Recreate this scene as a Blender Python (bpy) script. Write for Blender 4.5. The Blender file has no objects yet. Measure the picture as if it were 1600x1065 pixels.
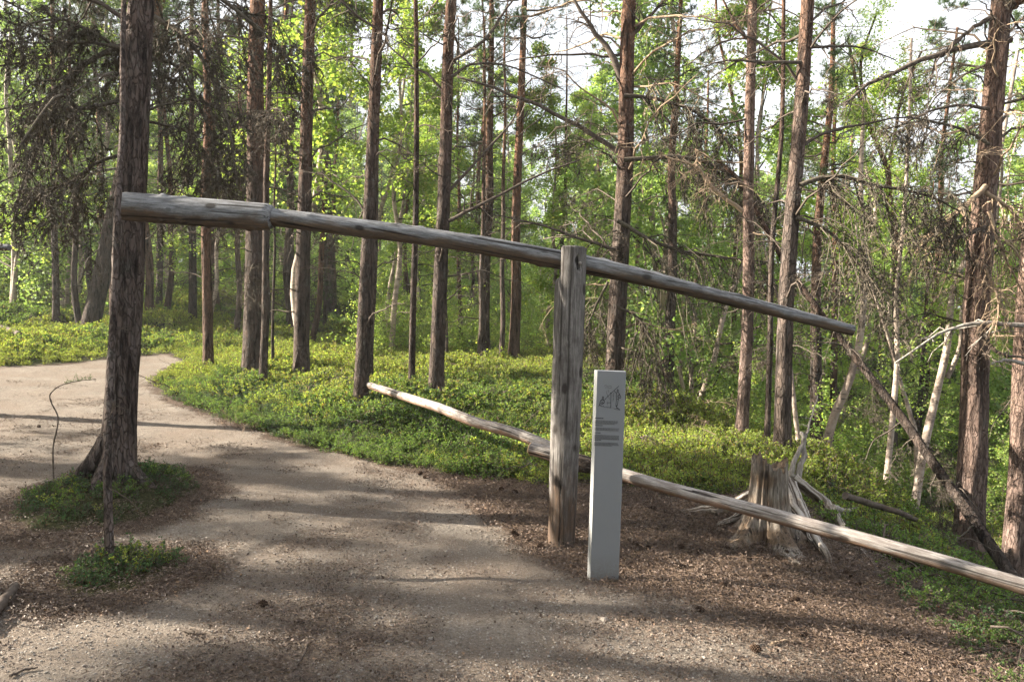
import bpy, math
import numpy as np
from mathutils import Vector, Matrix, Euler

scene = bpy.context.scene
R_ = math.radians
# ------------------------------------------------------------------ camera, light, exposure
FPX, CX, CY = 1200.0, 800.0, 532.5          # focal length and centre in photo pixels
PITCH, ROLL = R_(3.4), R_(1.7)
CAM = Vector((0, 0, 1.6))
camd = bpy.data.cameras.new('camera'); camd.sensor_width = 36; camd.lens = 27
camd.clip_start = 0.05; camd.clip_end = 900
cam = bpy.data.objects.new('camera', camd); scene.collection.objects.link(cam)
RM = (Matrix.Rotation(R_(90) - PITCH, 4, 'X') @ Matrix.Rotation(ROLL, 4, 'Z'))
cam.matrix_world = Matrix.Translation(CAM) @ RM
scene.camera = cam

SUN_EL, SUN_AZ = 25.0, -82.0                # azimuth from +Y towards +X (degrees): the sun stands to the left
w = bpy.data.worlds.new('World'); scene.world = w; w.use_nodes = True
nt = w.node_tree; bg = nt.nodes['Background']
sky = nt.nodes.new('ShaderNodeTexSky'); sky.sky_type = 'NISHITA'; sky.sun_disc = False
sky.sun_elevation = R_(SUN_EL); sky.sun_rotation = R_(SUN_AZ); sky.dust_density = 7.0; sky.air_density = 1.2; sky.ozone_density = 0.4
wtc = nt.nodes.new('ShaderNodeTexCoord'); wn = nt.nodes.new('ShaderNodeTexNoise'); wn.inputs['Scale'].default_value = 2.2; wn.inputs['Detail'].default_value = 5
nt.links.new(wtc.outputs['Generated'], wn.inputs['Vector'])
wr = nt.nodes.new('ShaderNodeValToRGB'); wr.color_ramp.elements[0].position = .32; wr.color_ramp.elements[0].color = (.35, .35, .35, 1); wr.color_ramp.elements[1].position = .56; wr.color_ramp.elements[1].color = (.95, .95, .95, 1)
nt.links.new(wn.outputs['Fac'], wr.inputs[0])
wm = nt.nodes.new('ShaderNodeMix'); wm.data_type = 'RGBA'; nt.links.new(wr.outputs[0], wm.inputs[0]); nt.links.new(sky.outputs[0], wm.inputs[6]); wm.inputs[7].default_value = (3.5, 3.6, 3.8, 1)
nt.links.new(wm.outputs[2], bg.inputs[0])     # thin bright cloud veil over blue
bg.inputs[1].default_value = 0.075
sl = bpy.data.lights.new('sun', 'SUN'); sl.energy = 5.0; sl.angle = R_(0.5); sl.color = (1, 0.91, 0.76)
so = bpy.data.objects.new('sun', sl); scene.collection.objects.link(so)
sd = Vector((math.sin(R_(SUN_AZ)) * math.cos(R_(SUN_EL)), math.cos(R_(SUN_AZ)) * math.cos(R_(SUN_EL)), math.sin(R_(SUN_EL))))
so.rotation_euler = sd.to_track_quat('Z', 'Y').to_euler()
so.location = sd * 60
vs = scene.view_settings
scene.display_settings.display_device = 'sRGB'
vs.view_transform = 'Standard'; vs.look = 'None'; vs.gamma = 1; vs.use_curve_mapping = False
vs.exposure = 2.45
scene.render.engine = 'CYCLES'
cy = scene.cycles
cy.max_bounces = 4; cy.diffuse_bounces = 2; cy.glossy_bounces = 2; cy.transmission_bounces = 4; cy.transparent_max_bounces = 4
cy.use_denoising = True; cy.use_adaptive_sampling = True; cy.adaptive_threshold = 0.02
cy.caustics_reflective = False; cy.caustics_refractive = False

rng = np.random.default_rng(7)
COL = scene.collection

def P(px, py, depth):
    v = RM.to_3x3() @ Vector(((px - CX) / FPX * depth, -(py - CY) / FPX * depth, -depth))
    return CAM + v

# ------------------------------------------------------------------ noise and terrain
_perm = np.random.default_rng(3).random((256, 256))
def vnoise(x, y, f=1.0, o=0):
    x = np.asarray(x, float) * f + 31.7 * o + 500; y = np.asarray(y, float) * f + 17.3 * o + 500
    xi = np.floor(x).astype(int); yi = np.floor(y).astype(int)
    fx = x - xi; fy = y - yi
    fx = fx * fx * (3 - 2 * fx); fy = fy * fy * (3 - 2 * fy)
    g = lambda a, b: _perm[a % 256, b % 256]
    return (g(xi, yi) * (1 - fx) + g(xi + 1, yi) * fx) * (1 - fy) + (g(xi, yi + 1) * (1 - fx) + g(xi + 1, yi + 1) * fx) * fy - 0.5
def sstep(a, b, t):
    t = np.clip((np.asarray(t, float) - a) / (b - a), 0, 1); return t * t * (3 - 2 * t)

def flat_hit(px, py, z=0.0):
    d = (P(px, py, 1) - CAM); t = (z - CAM.z) / d.z
    return (CAM + d * t)

path_px = [(-700, 655), (-350, 608), (-120, 590), (0, 580), (120, 574), (200, 567), (262, 563), (280, 574), (248, 588), (228, 602), (250, 622), (300, 642), (380, 672), (450, 694),
           (540, 715), (620, 738), (700, 772), (780, 815), (860, 862), (930, 907), (1050, 936), (1180, 966), (1320, 1010), (1420, 1065)]
path_poly = [tuple(flat_hit(*p)[:2]) for p in path_px] + [(1.6, 2.4), (1.9, 0.5), (2.2, -4), (-9, -4), (-9.5, 6)]
litter_px = [(600, 728), (690, 742), (800, 752), (870, 768), (960, 768), (1040, 793), (1120, 800), (1190, 790), (1260, 800), (1330, 850), (1390, 890), (1420, 930),
             (1460, 985), (1540, 1065)]
litter_poly = [tuple(flat_hit(*p)[:2]) for p in litter_px] + [(2.2, 2.4), (2.6, -2), (0.5, 0.5), (0.2, 4)] + [tuple(flat_hit(*p)[:2]) for p in ((700, 785),)]
isl1 = (-3.05, 5.55, 0.80, 0.55); isl2 = (-2.1, 4.25, 0.42, 0.22)      # two plant islands left (cx, cy, rx, ry)
def _isl(px0, px1, py0, py1):
    a = flat_hit((px0 + px1) / 2, py1); b = flat_hit((px0 + px1) / 2, py0); l = flat_hit(px0, (py0 + py1) / 2); r = flat_hit(px1, (py0 + py1) / 2)
    return ((l.x + r.x) / 2, (a.y + b.y) / 2, abs(r.x - l.x) / 2, abs(b.y - a.y) / 2)
isl1 = _isl(20, 300, 735, 838); isl2 = _isl(75, 300, 858, 940)

def poly_sd(poly, x, y):
    """signed distance, positive inside"""
    x = np.asarray(x, float); y = np.asarray(y, float)
    d = np.full(x.shape, 1e9); ins = np.zeros(x.shape, bool)
    n = len(poly)
    for i in range(n):
        x0, y0 = poly[i]; x1, y1 = poly[(i + 1) % n]
        ex, ey = x1 - x0, y1 - y0; L = ex * ex + ey * ey + 1e-12
        t = np.clip(((x - x0) * ex + (y - y0) * ey) / L, 0, 1)
        d = np.minimum(d, np.hypot(x - x0 - t * ex, y - y0 - t * ey))
        c = ((y0 > y) != (y1 > y)) & (x < (x1 - x0) * (y - y0) / ((y1 - y0) if y1 != y0 else 1e-9) + x0)
        ins ^= c
    return np.where(ins, d, -d)
def ell(i, x, y):
    return 1 - np.hypot((x - i[0]) / i[2], (y - i[1]) / i[3])      # 1 centre, 0 edge

def masks(x, y):
    nz = vnoise(x, y, 2.1, 1) * .35 + vnoise(x, y, 6.5, 2) * .18 + vnoise(x, y, 19, 3) * .08
    p = poly_sd(path_poly, x, y)
    path = sstep(-.16, .16, p + nz * .8)
    lit = sstep(-.2, .15, poly_sd(litter_poly, x, y) + nz * .7)
    i1 = ell(isl1, x, y) + nz * .55; i2 = ell(isl2, x, y) + nz * .6
    ring = np.maximum(sstep(-.55, .0, i1), sstep(-.9, .0, i2))
    left = sstep(.8, -.6, y - 4.4 + nz * 1.5) * sstep(-1.2, -2.6, x + nz * 1.2) * .8         # needle litter on the left foreground
    ring = np.maximum(ring, left * sstep(-.02, .25, vnoise(x, y, 1.3, 15)) * .6)
    green_i = np.maximum(sstep(-.06, .16, i1), sstep(.02, .3, i2))
    path = path * (1 - ring)
    green = (1 - np.maximum(path, lit))
    green = np.where(p > -.1, 0, green) * (1 - ring)
    green = np.maximum(green, green_i)
    litter = np.clip(1 - path - green, 0, 1)
    return path, litter, green

def ground_z(x, y):
    x = np.asarray(x, float); y = np.asarray(y, float)
    xb = 3.35 - .075 * y
    xb = xb - .6 * sstep(7.6, 5.5, y)
    xb = np.where(y > 14, 2.3 + (y - 14) * .12, xb)
    bank = -1.9 * sstep(-.4, 3.6, x - xb) * sstep(2.5, 6.0, y + (x - 3) * .6) - .10 * sstep(1.6, 2.8, x) * sstep(2.5, 3.6, y) * sstep(6.5, 4.5, y)
    far = -1.1 * sstep(3, 30, x - xb) * sstep(6, 20, y)
    rise = .052 * np.clip(y - 14, 0, 60) * sstep(-1, -10, x) + .012 * np.clip(-x - 3, 0, 40) * sstep(2, 14, y)
    dip = -.035 * np.clip(y - 17, 0, 40) * sstep(-6, 1, x)
    p = poly_sd(path_poly, x, y)
    off = sstep(-.1, -1.4, p)
    hum = (vnoise(x, y, .35, 5) * .34 + vnoise(x, y, .9, 6) * .26) * off * sstep(4, 9, y)
    hum = hum + .22 * np.exp(-(((x - 1.3) / 1.9) ** 2 + ((y - 12.5) / 1.8) ** 2)) + .1 * off * sstep(0, -2.5, p) * sstep(3, 6, y) * sstep(2.6, 1.5, x)
    hum = hum + .14 * sstep(-.2, .8, ell(isl1, x, y)) + .05 * sstep(-.2, .8, ell(isl2, x, y))
    mound = .45 * np.exp(-(((x + 9.3) / .9) ** 2 + ((y - 19.5) / .8) ** 2))
    fine = vnoise(x, y, 3, 8) * .025 + vnoise(x, y, 9, 9) * .010 + vnoise(x, y, 24, 10) * .005
    st = .07 * np.exp(-(((x - 1.95) / .55) ** 2 + ((y - 5.45) / .5) ** 2))
    return bank + far + rise + dip + hum + mound + fine + st
def gz(x, y): return float(ground_z(np.array([x]), np.array([y]))[0])

def ground_hit(px, py):
    d = P(px, py, 1) - CAM
    t = np.linspace(1.5, 60, 2400)
    X = CAM.x + d.x * t; Y = CAM.y + d.y * t; Z = CAM.z + d.z * t
    below = np.nonzero(Z < ground_z(X, Y))[0]
    k = below[0] if len(below) else len(t) - 1
    return Vector((X[k], Y[k], gz(X[k], Y[k]))), float(t[k])

# ------------------------------------------------------------------ object bookkeeping
def tag(o, label=None, cat=None, group=None, kind=None):
    if label: o['label'] = label
    if cat: o['category'] = cat
    if group: o['group'] = group
    if kind: o['kind'] = kind
    return o
def empty(name, loc):
    o = bpy.data.objects.new(name, None); o.empty_display_size = .1; COL.objects.link(o); o.location = loc; return o
def link(name, me, parent=None, loc=(0, 0, 0), rot=(0, 0, 0), scl=(1, 1, 1), col=None):
    o = bpy.data.objects.new(name, me); (col or COL).objects.link(o)
    o.location = loc; o.rotation_euler = rot; o.scale = scl
    if parent: o.parent = parent
    return o

# ------------------------------------------------------------------ geometry arrays
class Geo:
    def __init__(s): s.v = []; s.q = []; s.t = []; s.mq = []; s.mt = []; s.n = 0; s.w = []
    def add(s, v, q=None, t=None, m=0, M=None, wear=None):
        v = np.asarray(v, float).reshape(-1, 3)
        if M is not None:
            A = np.array(M); v = v @ A[:3, :3].T + A[:3, 3]
        s.v.append(v)
        if q is not None and len(q): q = np.asarray(q, int).reshape(-1, 4); s.q.append(q + s.n); s.mq.append(np.full(len(q), m) if np.isscalar(m) else m)
        if t is not None and len(t): t = np.asarray(t, int).reshape(-1, 3); s.t.append(t + s.n); s.mt.append(np.full(len(t), m) if np.isscalar(m) else m)
        s.w.append(np.zeros(len(v)) if wear is None else np.asarray(wear, float)); s.n += len(v)
    def merge(s, g, M=None):
        V, Q, T, MQ, MT, W = g.arr()
        if M is not None:
            A = np.array(M); V = V @ A[:3, :3].T + A[:3, 3]
        s.v.append(V); s.w.append(W)
        if len(Q): s.q.append(Q + s.n); s.mq.append(MQ)
        if len(T): s.t.append(T + s.n); s.mt.append(MT)
        s.n += len(V)
    def arr(s):
        c = lambda L, k, d: np.concatenate(L) if L else np.zeros((0, k) if k else 0, d)
        return c(s.v, 3, float), c(s.q, 4, int), c(s.t, 3, int), c(s.mq, 0, int), c(s.mt, 0, int), c(s.w, 0, float)
    def mesh(s, name, mats, smooth=True, wear=False):
        V, Q, T, MQ, MT, W = s.arr()
        me = bpy.data.meshes.new(name)
        me.vertices.add(len(V)); me.vertices.foreach_set('co', V.astype(np.float32).ravel())
        li = np.concatenate([Q.ravel(), T.ravel()]).astype(np.int32)
        me.loops.add(len(li)); me.loops.foreach_set('vertex_index', li)
        me.polygons.add(len(Q) + len(T))
        me.polygons.foreach_set('loop_start', np.concatenate([np.arange(len(Q)) * 4, len(Q) * 4 + np.arange(len(T)) * 3]).astype(np.int32))
        for m in mats: me.materials.append(m)
        me.polygons.foreach_set('material_index', np.concatenate([MQ, MT]).astype(np.int32))
        me.polygons.foreach_set('use_smooth', np.full(len(Q) + len(T), smooth))
        if wear:
            a = me.attributes.new('wear', 'FLOAT', 'POINT'); a.data.foreach_set('value', W.astype(np.float32))
        me.update(calc_edges=True)
        return me

def norm(a): return a / (np.linalg.norm(a, axis=-1, keepdims=True) + 1e-12)
def tubes(Pn, Rn, sides=4):
    """batch of tubes. Pn (N,K,3), Rn (N,K) -> verts, quads"""
    Pn = np.asarray(Pn, float); Rn = np.asarray(Rn, float)
    if Pn.ndim == 2: Pn = Pn[None]; Rn = Rn[None]
    N, K, _ = Pn.shape
    T = np.empty_like(Pn); T[:, 1:-1] = Pn[:, 2:] - Pn[:, :-2]; T[:, 0] = Pn[:, 1] - Pn[:, 0]; T[:, -1] = Pn[:, -1] - Pn[:, -2]
    T = norm(T)
    m = norm(Pn[:, -1] - Pn[:, 0])
    ref = np.where(np.abs(m[:, 2:3]) > .8, np.array([[1., 0, 0]]), np.array([[0, 0, 1.]]))[:, None, :]
    U = norm(np.cross(T, np.broadcast_to(ref, T.shape))); W = np.cross(T, U)
    a = np.arange(sides) * 2 * np.pi / sides
    V = Pn[:, :, None] + Rn[:, :, None, None] * (U[:, :, None] * np.cos(a)[None, None, :, None] + W[:, :, None] * np.sin(a)[None, None, :, None])
    V = V.reshape(-1, 3)
    n, k, s = np.meshgrid(np.arange(N), np.arange(K - 1), np.arange(sides), indexing='ij')
    b = (n * K + k) * sides; s2 = (s + 1) % sides
    q = np.stack([b + s, b + s2, b + sides + s2, b + sides + s], -1).reshape(-1, 4)
    return V, q

def interp_path(P0, n):
    """smooth resample (catmull-rom) of a polyline"""
    P0 = np.array([list(p) for p in P0], float)
    if len(P0) < 3:
        t = np.linspace(0, 1, n)[:, None]; return P0[0] * (1 - t) + P0[-1] * t
    A = np.vstack([2 * P0[0] - P0[1], P0, 2 * P0[-1] - P0[-2]])
    u = np.linspace(0, len(P0) - 1 - 1e-9, n); i = u.astype(int); f = (u - i)[:, None]
    p0, p1, p2, p3 = A[i], A[i + 1], A[i + 2], A[i + 3]
    return .5 * (2 * p1 + (p2 - p0) * f + (2 * p0 - 5 * p1 + 4 * p2 - p3) * f ** 2 + (3 * p1 - p0 - 3 * p2 + p3) * f ** 3)

def side_twigs(path, r, rg, N, L, t0=.12, K=4, droop=.2, spread=1.0, fwd=.55, sides=3, up=0.0, taper=.6, rr=.5):
    """twigs growing from polyline; returns (N,K,3),(N,K)"""
    path = np.asarray(path, float); M = len(path)
    t = t0 + (1 - t0) * rg.random(N) ** .85; u = t * (M - 1 - 1e-6); i = u.astype(int); f = (u - i)[:, None]
    p = path[i] * (1 - f) + path[i + 1] * f; tan = norm(path[i + 1] - path[i])
    rad = np.interp(u, np.arange(M), r)
    rd = rg.normal(size=(N, 3)); rd -= (rd * tan).sum(1, keepdims=True) * tan; rd = norm(rd)
    rd[:, 2] = rd[:, 2] * .6 + up
    d = norm(tan * fwd + rd * spread)
    ln = L * (1 - taper * t) * (.45 + .75 * rg.random(N))
    s = np.linspace(0, 1, K)[None, :, None]
    Pn = p[:, None] + d[:, None] * ln[:, None, None] * s
    wob = np.cumsum(rg.normal(size=(N, K, 3)) * .09, 1); wob[:, 0] = 0
    Pn = Pn + wob * ln[:, None, None]
    Pn[:, :, 2] -= droop * ln[:, None] * s[:, :, 0] ** 2
    Rn = np.clip(rad * rr, .0015, .012)[:, None] * (1 - .7 * s[:, :, 0])
    return Pn, Rn

def spikes(Pn, rg, n, L, wd, droop=0., fwd=.6):
    """needle triangles around batch of twigs Pn (N,K,3) -> verts,tris"""
    N, K, _ = Pn.shape
    i = rg.integers(0, N, n); u = rg.random(n) * (K - 1 - 1e-6); k = u.astype(int); f = (u - k)[:, None]
    p = Pn[i, k] * (1 - f) + Pn[i, k + 1] * f; tan = norm(Pn[i, k + 1] - Pn[i, k])
    d = norm(tan * fwd + rg.normal(size=(n, 3)) * .6); d[:, 2] -= droop
    ln = (L * (.6 + .7 * rg.random(n)))[:, None]
    sidev = norm(np.cross(d, rg.normal(size=(n, 3)))) * wd
    V = np.stack([p - sidev, p + sidev, p + d * ln], 1).reshape(-1, 3)
    return V, np.arange(n * 3).reshape(-1, 3)

def leaves(c, rg, size, flat=.5, aspect=.62):
    """folded oval leaves as quads at centres c"""
    n = len(c)
    d = norm(rg.normal(size=(n, 3)) * np.array([1, 1, .6])); nn = norm(rg.normal(size=(n, 3)) * (1 - flat) + np.array([0, 0, 1.]) * flat + 1e-3)
    s = norm(np.cross(d, nn)); up = np.cross(s, d)
    L = (size * (.65 + .7 * rg.random(n)))[:, None]
    W = L * aspect * .5
    V = np.stack([c, c + d * L * .45 + s * W + up * W * .35, c + d * L, c + d * L * .45 - s * W + up * W * .35], 1).reshape(-1, 3)
    return V, np.arange(n * 4).reshape(-1, 4)

# ------------------------------------------------------------------ materials
def new_mat(name):
    m = bpy.data.materials.new(name); m.use_nodes = True
    n = m.node_tree; n.nodes.clear(); out = n.nodes.new('ShaderNodeOutputMaterial'); return m, n, out
def N(n, t, **k):
    x = n.nodes.new(t)
    for a, b in k.items():
        if a.startswith('i_'): x.inputs[a[2:].replace('_', ' ')].default_value = b
        elif a.startswith('n') and a[1:].isdigit(): x.inputs[int(a[1:])].default_value = b
        else: setattr(x, a, b)
    return x
def ramp(n, src, stops):
    r = n.nodes.new('ShaderNodeValToRGB'); e = r.color_ramp.elements
    while len(e) < len(stops): e.new(.5)
    for el, (p, c) in zip(e, stops): el.position = p; el.color = (*c, 1) if not np.isscalar(c) else (c, c, c, 1)
    n.links.new(src, r.inputs[0]); return r.outputs[0]
def mixc(n, f, a, b, mode='MIX'):
    x = n.nodes.new('ShaderNodeMix'); x.data_type = 'RGBA'; x.blend_type = mode
    for s, k in ((f, 0), (a, 6), (b, 7)):
        if isinstance(s, bpy.types.NodeSocket): n.links.new(s, x.inputs[k])
        elif np.isscalar(s): x.inputs[k].default_value = s if k == 0 else (s, s, s, 1)
        else: x.inputs[k].default_value = (*s, 1)
    return x.outputs[2]
def math_(n, op, a, b=0., c=None, clamp=False):
    x = n.nodes.new('ShaderNodeMath'); x.operation = op; x.use_clamp = clamp
    for s, k in ((a, 0), (b, 1), (c, 2)):
        if s is None: continue
        if isinstance(s, bpy.types.NodeSocket): n.links.new(s, x.inputs[k])
        else: x.inputs[k].default_value = s
    return x.outputs[0]
def coords(n, scale=(1, 1, 1), which='Object'):
    tc = n.nodes.new('ShaderNodeTexCoord'); mp = n.nodes.new('ShaderNodeMapping'); mp.inputs['Scale'].default_value = scale
    n.links.new(tc.outputs[which], mp.inputs[0]); return mp.outputs[0], tc
def noise(n, vec, scale, detail=4, rough=.6, dist=0.):
    x = N(n, 'ShaderNodeTexNoise'); x.inputs['Scale'].default_value = scale; x.inputs['Detail'].default_value = detail
    x.inputs['Roughness'].default_value = rough; x.inputs['Distortion'].default_value = dist
    n.links.new(vec, x.inputs['Vector']); return x.outputs['Fac']
def finish(n, out, col, height=None, bump=.02, strength=1., rough=.9, spec=.2):
    b = N(n, 'ShaderNodeBsdfPrincipled'); n.links.new(col, b.inputs['Base Color']) if isinstance(col, bpy.types.NodeSocket) else None
    if not isinstance(col, bpy.types.NodeSocket): b.inputs['Base Color'].default_value = (*col, 1)
    if isinstance(rough, bpy.types.NodeSocket): n.links.new(rough, b.inputs['Roughness'])
    else: b.inputs['Roughness'].default_value = rough
    b.inputs['Specular IOR Level'].default_value = spec
    if height is not None:
        bp = N(n, 'ShaderNodeBump'); bp.inputs['Distance'].default_value = bump; bp.inputs['Strength'].default_value = strength
        n.links.new(height, bp.inputs['Height']); n.links.new(bp.outputs[0], b.inputs['Normal'])
    n.links.new(b.outputs[0], out.inputs[0]); return b

def bark_mat(name, low, high, z0, z1, fiss=(.018, .014, .012), sc=16., lich=.35):
    m, n, out = new_mat(name)
    oi = N(n, 'ShaderNodeObjectInfo')
    v, tc = coords(n, (1, 1, .28))
    nz = noise(n, v, 9, 5, .65)
    vr, _ = coords(n, (1, 1, .13))
    ridge = noise(n, vr, sc * 1.15, 6, .62, .35)
    dv = N(n, 'ShaderNodeVectorMath', operation='MULTIPLY_ADD'); n.links.new(v, dv.inputs[2])
    nzc = N(n, 'ShaderNodeTexNoise'); nzc.inputs['Scale'].default_value = 14; nzc.inputs['Detail'].default_value = 4; n.links.new(v, nzc.inputs['Vector'])
    n.links.new(nzc.outputs['Color'], dv.inputs[0]); dv.inputs[1].default_value = (.10, .10, .10)
    vo = N(n, 'ShaderNodeTexVoronoi', feature='DISTANCE_TO_EDGE'); vo.inputs['Scale'].default_value = sc * 1.7; n.links.new(dv.outputs[0], vo.inputs['Vector'])
    vc = N(n, 'ShaderNodeTexVoronoi', feature='F1'); vc.inputs['Scale'].default_value = sc * 1.7; n.links.new(dv.outputs[0], vc.inputs['Vector'])
    crack = math_(n, 'MULTIPLY', ramp(n, vo.outputs['Distance'], [(0, .5), (.10, 1.)]), ramp(n, ridge, [(.36, .12), (.48, 1.)]))
    sp = N(n, 'ShaderNodeSeparateXYZ'); n.links.new(tc.outputs['Object'], sp.inputs[0])
    big = noise(n, v, 1.7, 3)
    zz = math_(n, 'ADD', sp.outputs[2], math_(n, 'MULTIPLY', math_(n, 'SUBTRACT', big, .5), 3.0))
    f = math_(n, 'DIVIDE', math_(n, 'SUBTRACT', zz, z0), z1 - z0, clamp=True)
    base = mixc(n, f, low, high)
    base = mixc(n, math_(n, 'MULTIPLY', vc.outputs['Color'], .55), base, mixc(n, .55, base, (.16, .085, .05)))
    base = mixc(n, ramp(n, nz, [(.35, 0.), (.75, 1.)]), mixc(n, .5, base, (.03, .022, .018)), base)
    v2, _ = coords(n, (1, 1, 1))
    l = ramp(n, noise(n, v2, 5.5, 6, .75), [(.56, 0.), (.66, 1.)])
    base = mixc(n, math_(n, 'MULTIPLY', l, lich), base, (.17, .18, .155))
    base = mixc(n, crack, fiss, base)
    base = mixc(n, 1, base, math_(n, 'ADD', .78, math_(n, 'MULTIPLY', oi.outputs['Random'], .45)), 'MULTIPLY')
    h = math_(n, 'ADD', crack, math_(n, 'MULTIPLY', noise(n, v, 30, 5, .7), .7))
    finish(n, out, base, h, .028, 1., .95, .15)
    return m

def birch_mat():
    m, n, out = new_mat('birch_bark')
    v, tc = coords(n, (1, 1, 5)); v2, _ = coords(n, (1, 1, 1))
    a = ramp(n, noise(n, v, 7, 4, .7), [(.56, 0.), (.63, 1.)]); b = ramp(n, noise(n, v2, 3.0, 5, .7), [(.50, 0.), (.60, 1.)])
    c = mixc(n, noise(n, v2, 14, 3), (.50, .42, .36), (.27, .20, .16))
    c = mixc(n, math_(n, 'MULTIPLY', a, .8), c, (.06, .05, .045)); c = mixc(n, math_(n, 'MULTIPLY', b, .75), c, (.12, .09, .075))
    finish(n, out, c, noise(n, v, 20, 4), .006, 1., .8, .2); return m

def plain_wood(name, a, b, sc=30):
    m, n, out = new_mat(name); v, _ = coords(n, (1, 1, 1)); oi = N(n, 'ShaderNodeObjectInfo')
    c = mixc(n, ramp(n, noise(n, v, sc, 3), [(.35, 0.), (.65, 1.)]), a, b)
    c = mixc(n, math_(n, 'MULTIPLY', oi.outputs['Random'], .5), c, a)
    finish(n, out, c, None, rough=.95, spec=.1); return m

def log_mat(name, grey, dark, warm, knots=True):
    """weathered wood, grain along local Z; attribute 'wear' 1 = sky side grey, 0 = sheltered warm"""
    m, n, out = new_mat(name)
    v, tc = coords(n, (1, 1, .10)); v1, _ = coords(n, (1, 1, .35)); v2, _ = coords(n, (1, 1, 1))
    at = N(n, 'ShaderNodeAttribute'); at.attribute_name = 'wear'
    g = noise(n, v, 75, 6, .75, .15); g2 = noise(n, v1, 9, 5, .65, .4)
    wv = math_(n, 'ADD', at.outputs['Fac'], math_(n, 'MULTIPLY', math_(n, 'SUBTRACT', g2, .5), 1.3), clamp=True)
    c = mixc(n, ramp(n, wv, [(.3, 0.), (.6, 1.)]), warm, grey)
    c = mixc(n, ramp(n, g, [(.42, 1.), (.62, 0.)]), c, mixc(n, .7, c, dark))
    cr = ramp(n, noise(n, coords(n, (1, 1, .035))[0], 26, 2, .5, .2), [(.315, 1.), (.345, 0.)])
    c = mixc(n, math_(n, 'MULTIPLY', cr, .9), c, (.012, .010, .009))
    cr2 = ramp(n, noise(n, coords(n, (1, 1, .02))[0], 55, 2, .5, .1), [(.36, 1.), (.39, 0.)]); c = mixc(n, math_(n, 'MULTIPLY', cr2, .7), c, (.02, .017, .015))
    kv = N(n, 'ShaderNodeTexVoronoi', feature='F1'); kv.inputs['Scale'].default_value = 6.5; kv.inputs['Randomness'].default_value = 1; n.links.new(coords(n, (1, 1, .55))[0], kv.inputs['Vector'])
    kn = ramp(n, kv.outputs['Distance'], [(.10, 1.), (.16, 0.)]); c = mixc(n, math_(n, 'MULTIPLY', kn, .85), c, (.025, .02, .017))
    st = ramp(n, noise(n, v2, 4.5, 5, .7), [(.5, 0.), (.68, 1.)])
    c = mixc(n, math_(n, 'MULTIPLY', st, .55), c, dark)
    h = math_(n, 'SUBTRACT', math_(n, 'MULTIPLY', g, .6), math_(n, 'MAXIMUM', cr, cr2))
    finish(n, out, c, h, .006, 1., .85, .2); return m

def leaf_mat(name, a, b, c3=None, trans=.45, rough=.55, tmul=1.5):
    m, n, out = new_mat(name)
    g = N(n, 'ShaderNodeNewGeometry'); oi = N(n, 'ShaderNodeObjectInfo')
    c = mixc(n, g.outputs['Random Per Island'], a, b)
    if c3: c = mixc(n, ramp(n, math_(n, 'FRACT', math_(n, 'MULTIPLY', g.outputs['Random Per Island'], 17.3)), [(.86, 0.), (.9, 1.)]), c, c3)
    c = mixc(n, 1, c, math_(n, 'ADD', .75, math_(n, 'MULTIPLY', oi.outputs['Random'], .5)), 'MULTIPLY')
    bs = N(n, 'ShaderNodeBsdfPrincipled'); bs.inputs['Roughness'].default_value = rough; bs.inputs['Specular IOR Level'].default_value = .3
    n.links.new(c, bs.inputs['Base Color'])
    tr = N(n, 'ShaderNodeBsdfTranslucent'); n.links.new(mixc(n, 1, c, (1.25 * tmul, 1.2 * tmul, .65 * tmul), 'MULTIPLY'), tr.inputs[0])
    mx = N(n, 'ShaderNodeMixShader'); mx.inputs[0].default_value = trans
    n.links.new(bs.outputs[0], mx.inputs[1]); n.links.new(tr.outputs[0], mx.inputs[2]); n.links.new(mx.outputs[0], out.inputs[0])
    return m

M_PINE = bark_mat('pine_bark', (.13, .108, .097), (.27, .135, .08), 2.2, 6)
M_PINE_RED = bark_mat('red_pine_bark', (.17, .115, .09), (.31, .155, .095), .8, 5, lich=.15)
M_PINE_A = bark_mat('scaly_pine_bark', (.165, .138, .128), (.21, .15, .13), 1.2, 5.5, sc=19)
M_PINE_PINK = bark_mat('pinkish_pine_bark', (.27, .20, .175), (.34, .22, .17), .8, 5, fiss=(.05, .035, .03), lich=.3)
M_BIRCH = birch_mat()
M_TWIG = plain_wood('dead_twig_bark', (.075, .058, .048), (.15, .125, .105))
M_TWIG_PALE = plain_wood('bleached_twig_bark', (.36, .27, .19), (.24, .17, .12))
M_LICH = plain_wood('lichen_twig_bark', (.06, .048, .038), (.15, .13, .10), 60)
M_LOG = log_mat('weathered_lever_wood', (.25, .255, .27), (.055, .05, .048), (.14, .095, .062))
M_POST = log_mat('weathered_post_wood', (.215, .20, .19), (.045, .037, .033), (.13, .085, .058))
M_RAIL = log_mat('bleached_rail_wood', (.42, .385, .36), (.13, .10, .085), (.33, .20, .13))
M_STUMP = log_mat('rotting_stump_wood', (.33, .29, .25), (.05, .038, .03), (.19, .13, .085))
def snag_mat():
    m, n, out = new_mat('silver_dead_wood'); v, _ = coords(n, (1, 1, .12)); g = noise(n, v, 70, 5, .7, .2)
    c = mixc(n, ramp(n, g, [(.35, 0.), (.62, 1.)]), (.16, .135, .12), (.40, .365, .33)); finish(n, out, c, g, .004, 1., .9, .1); return m
M_SNAG = snag_mat()
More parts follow.
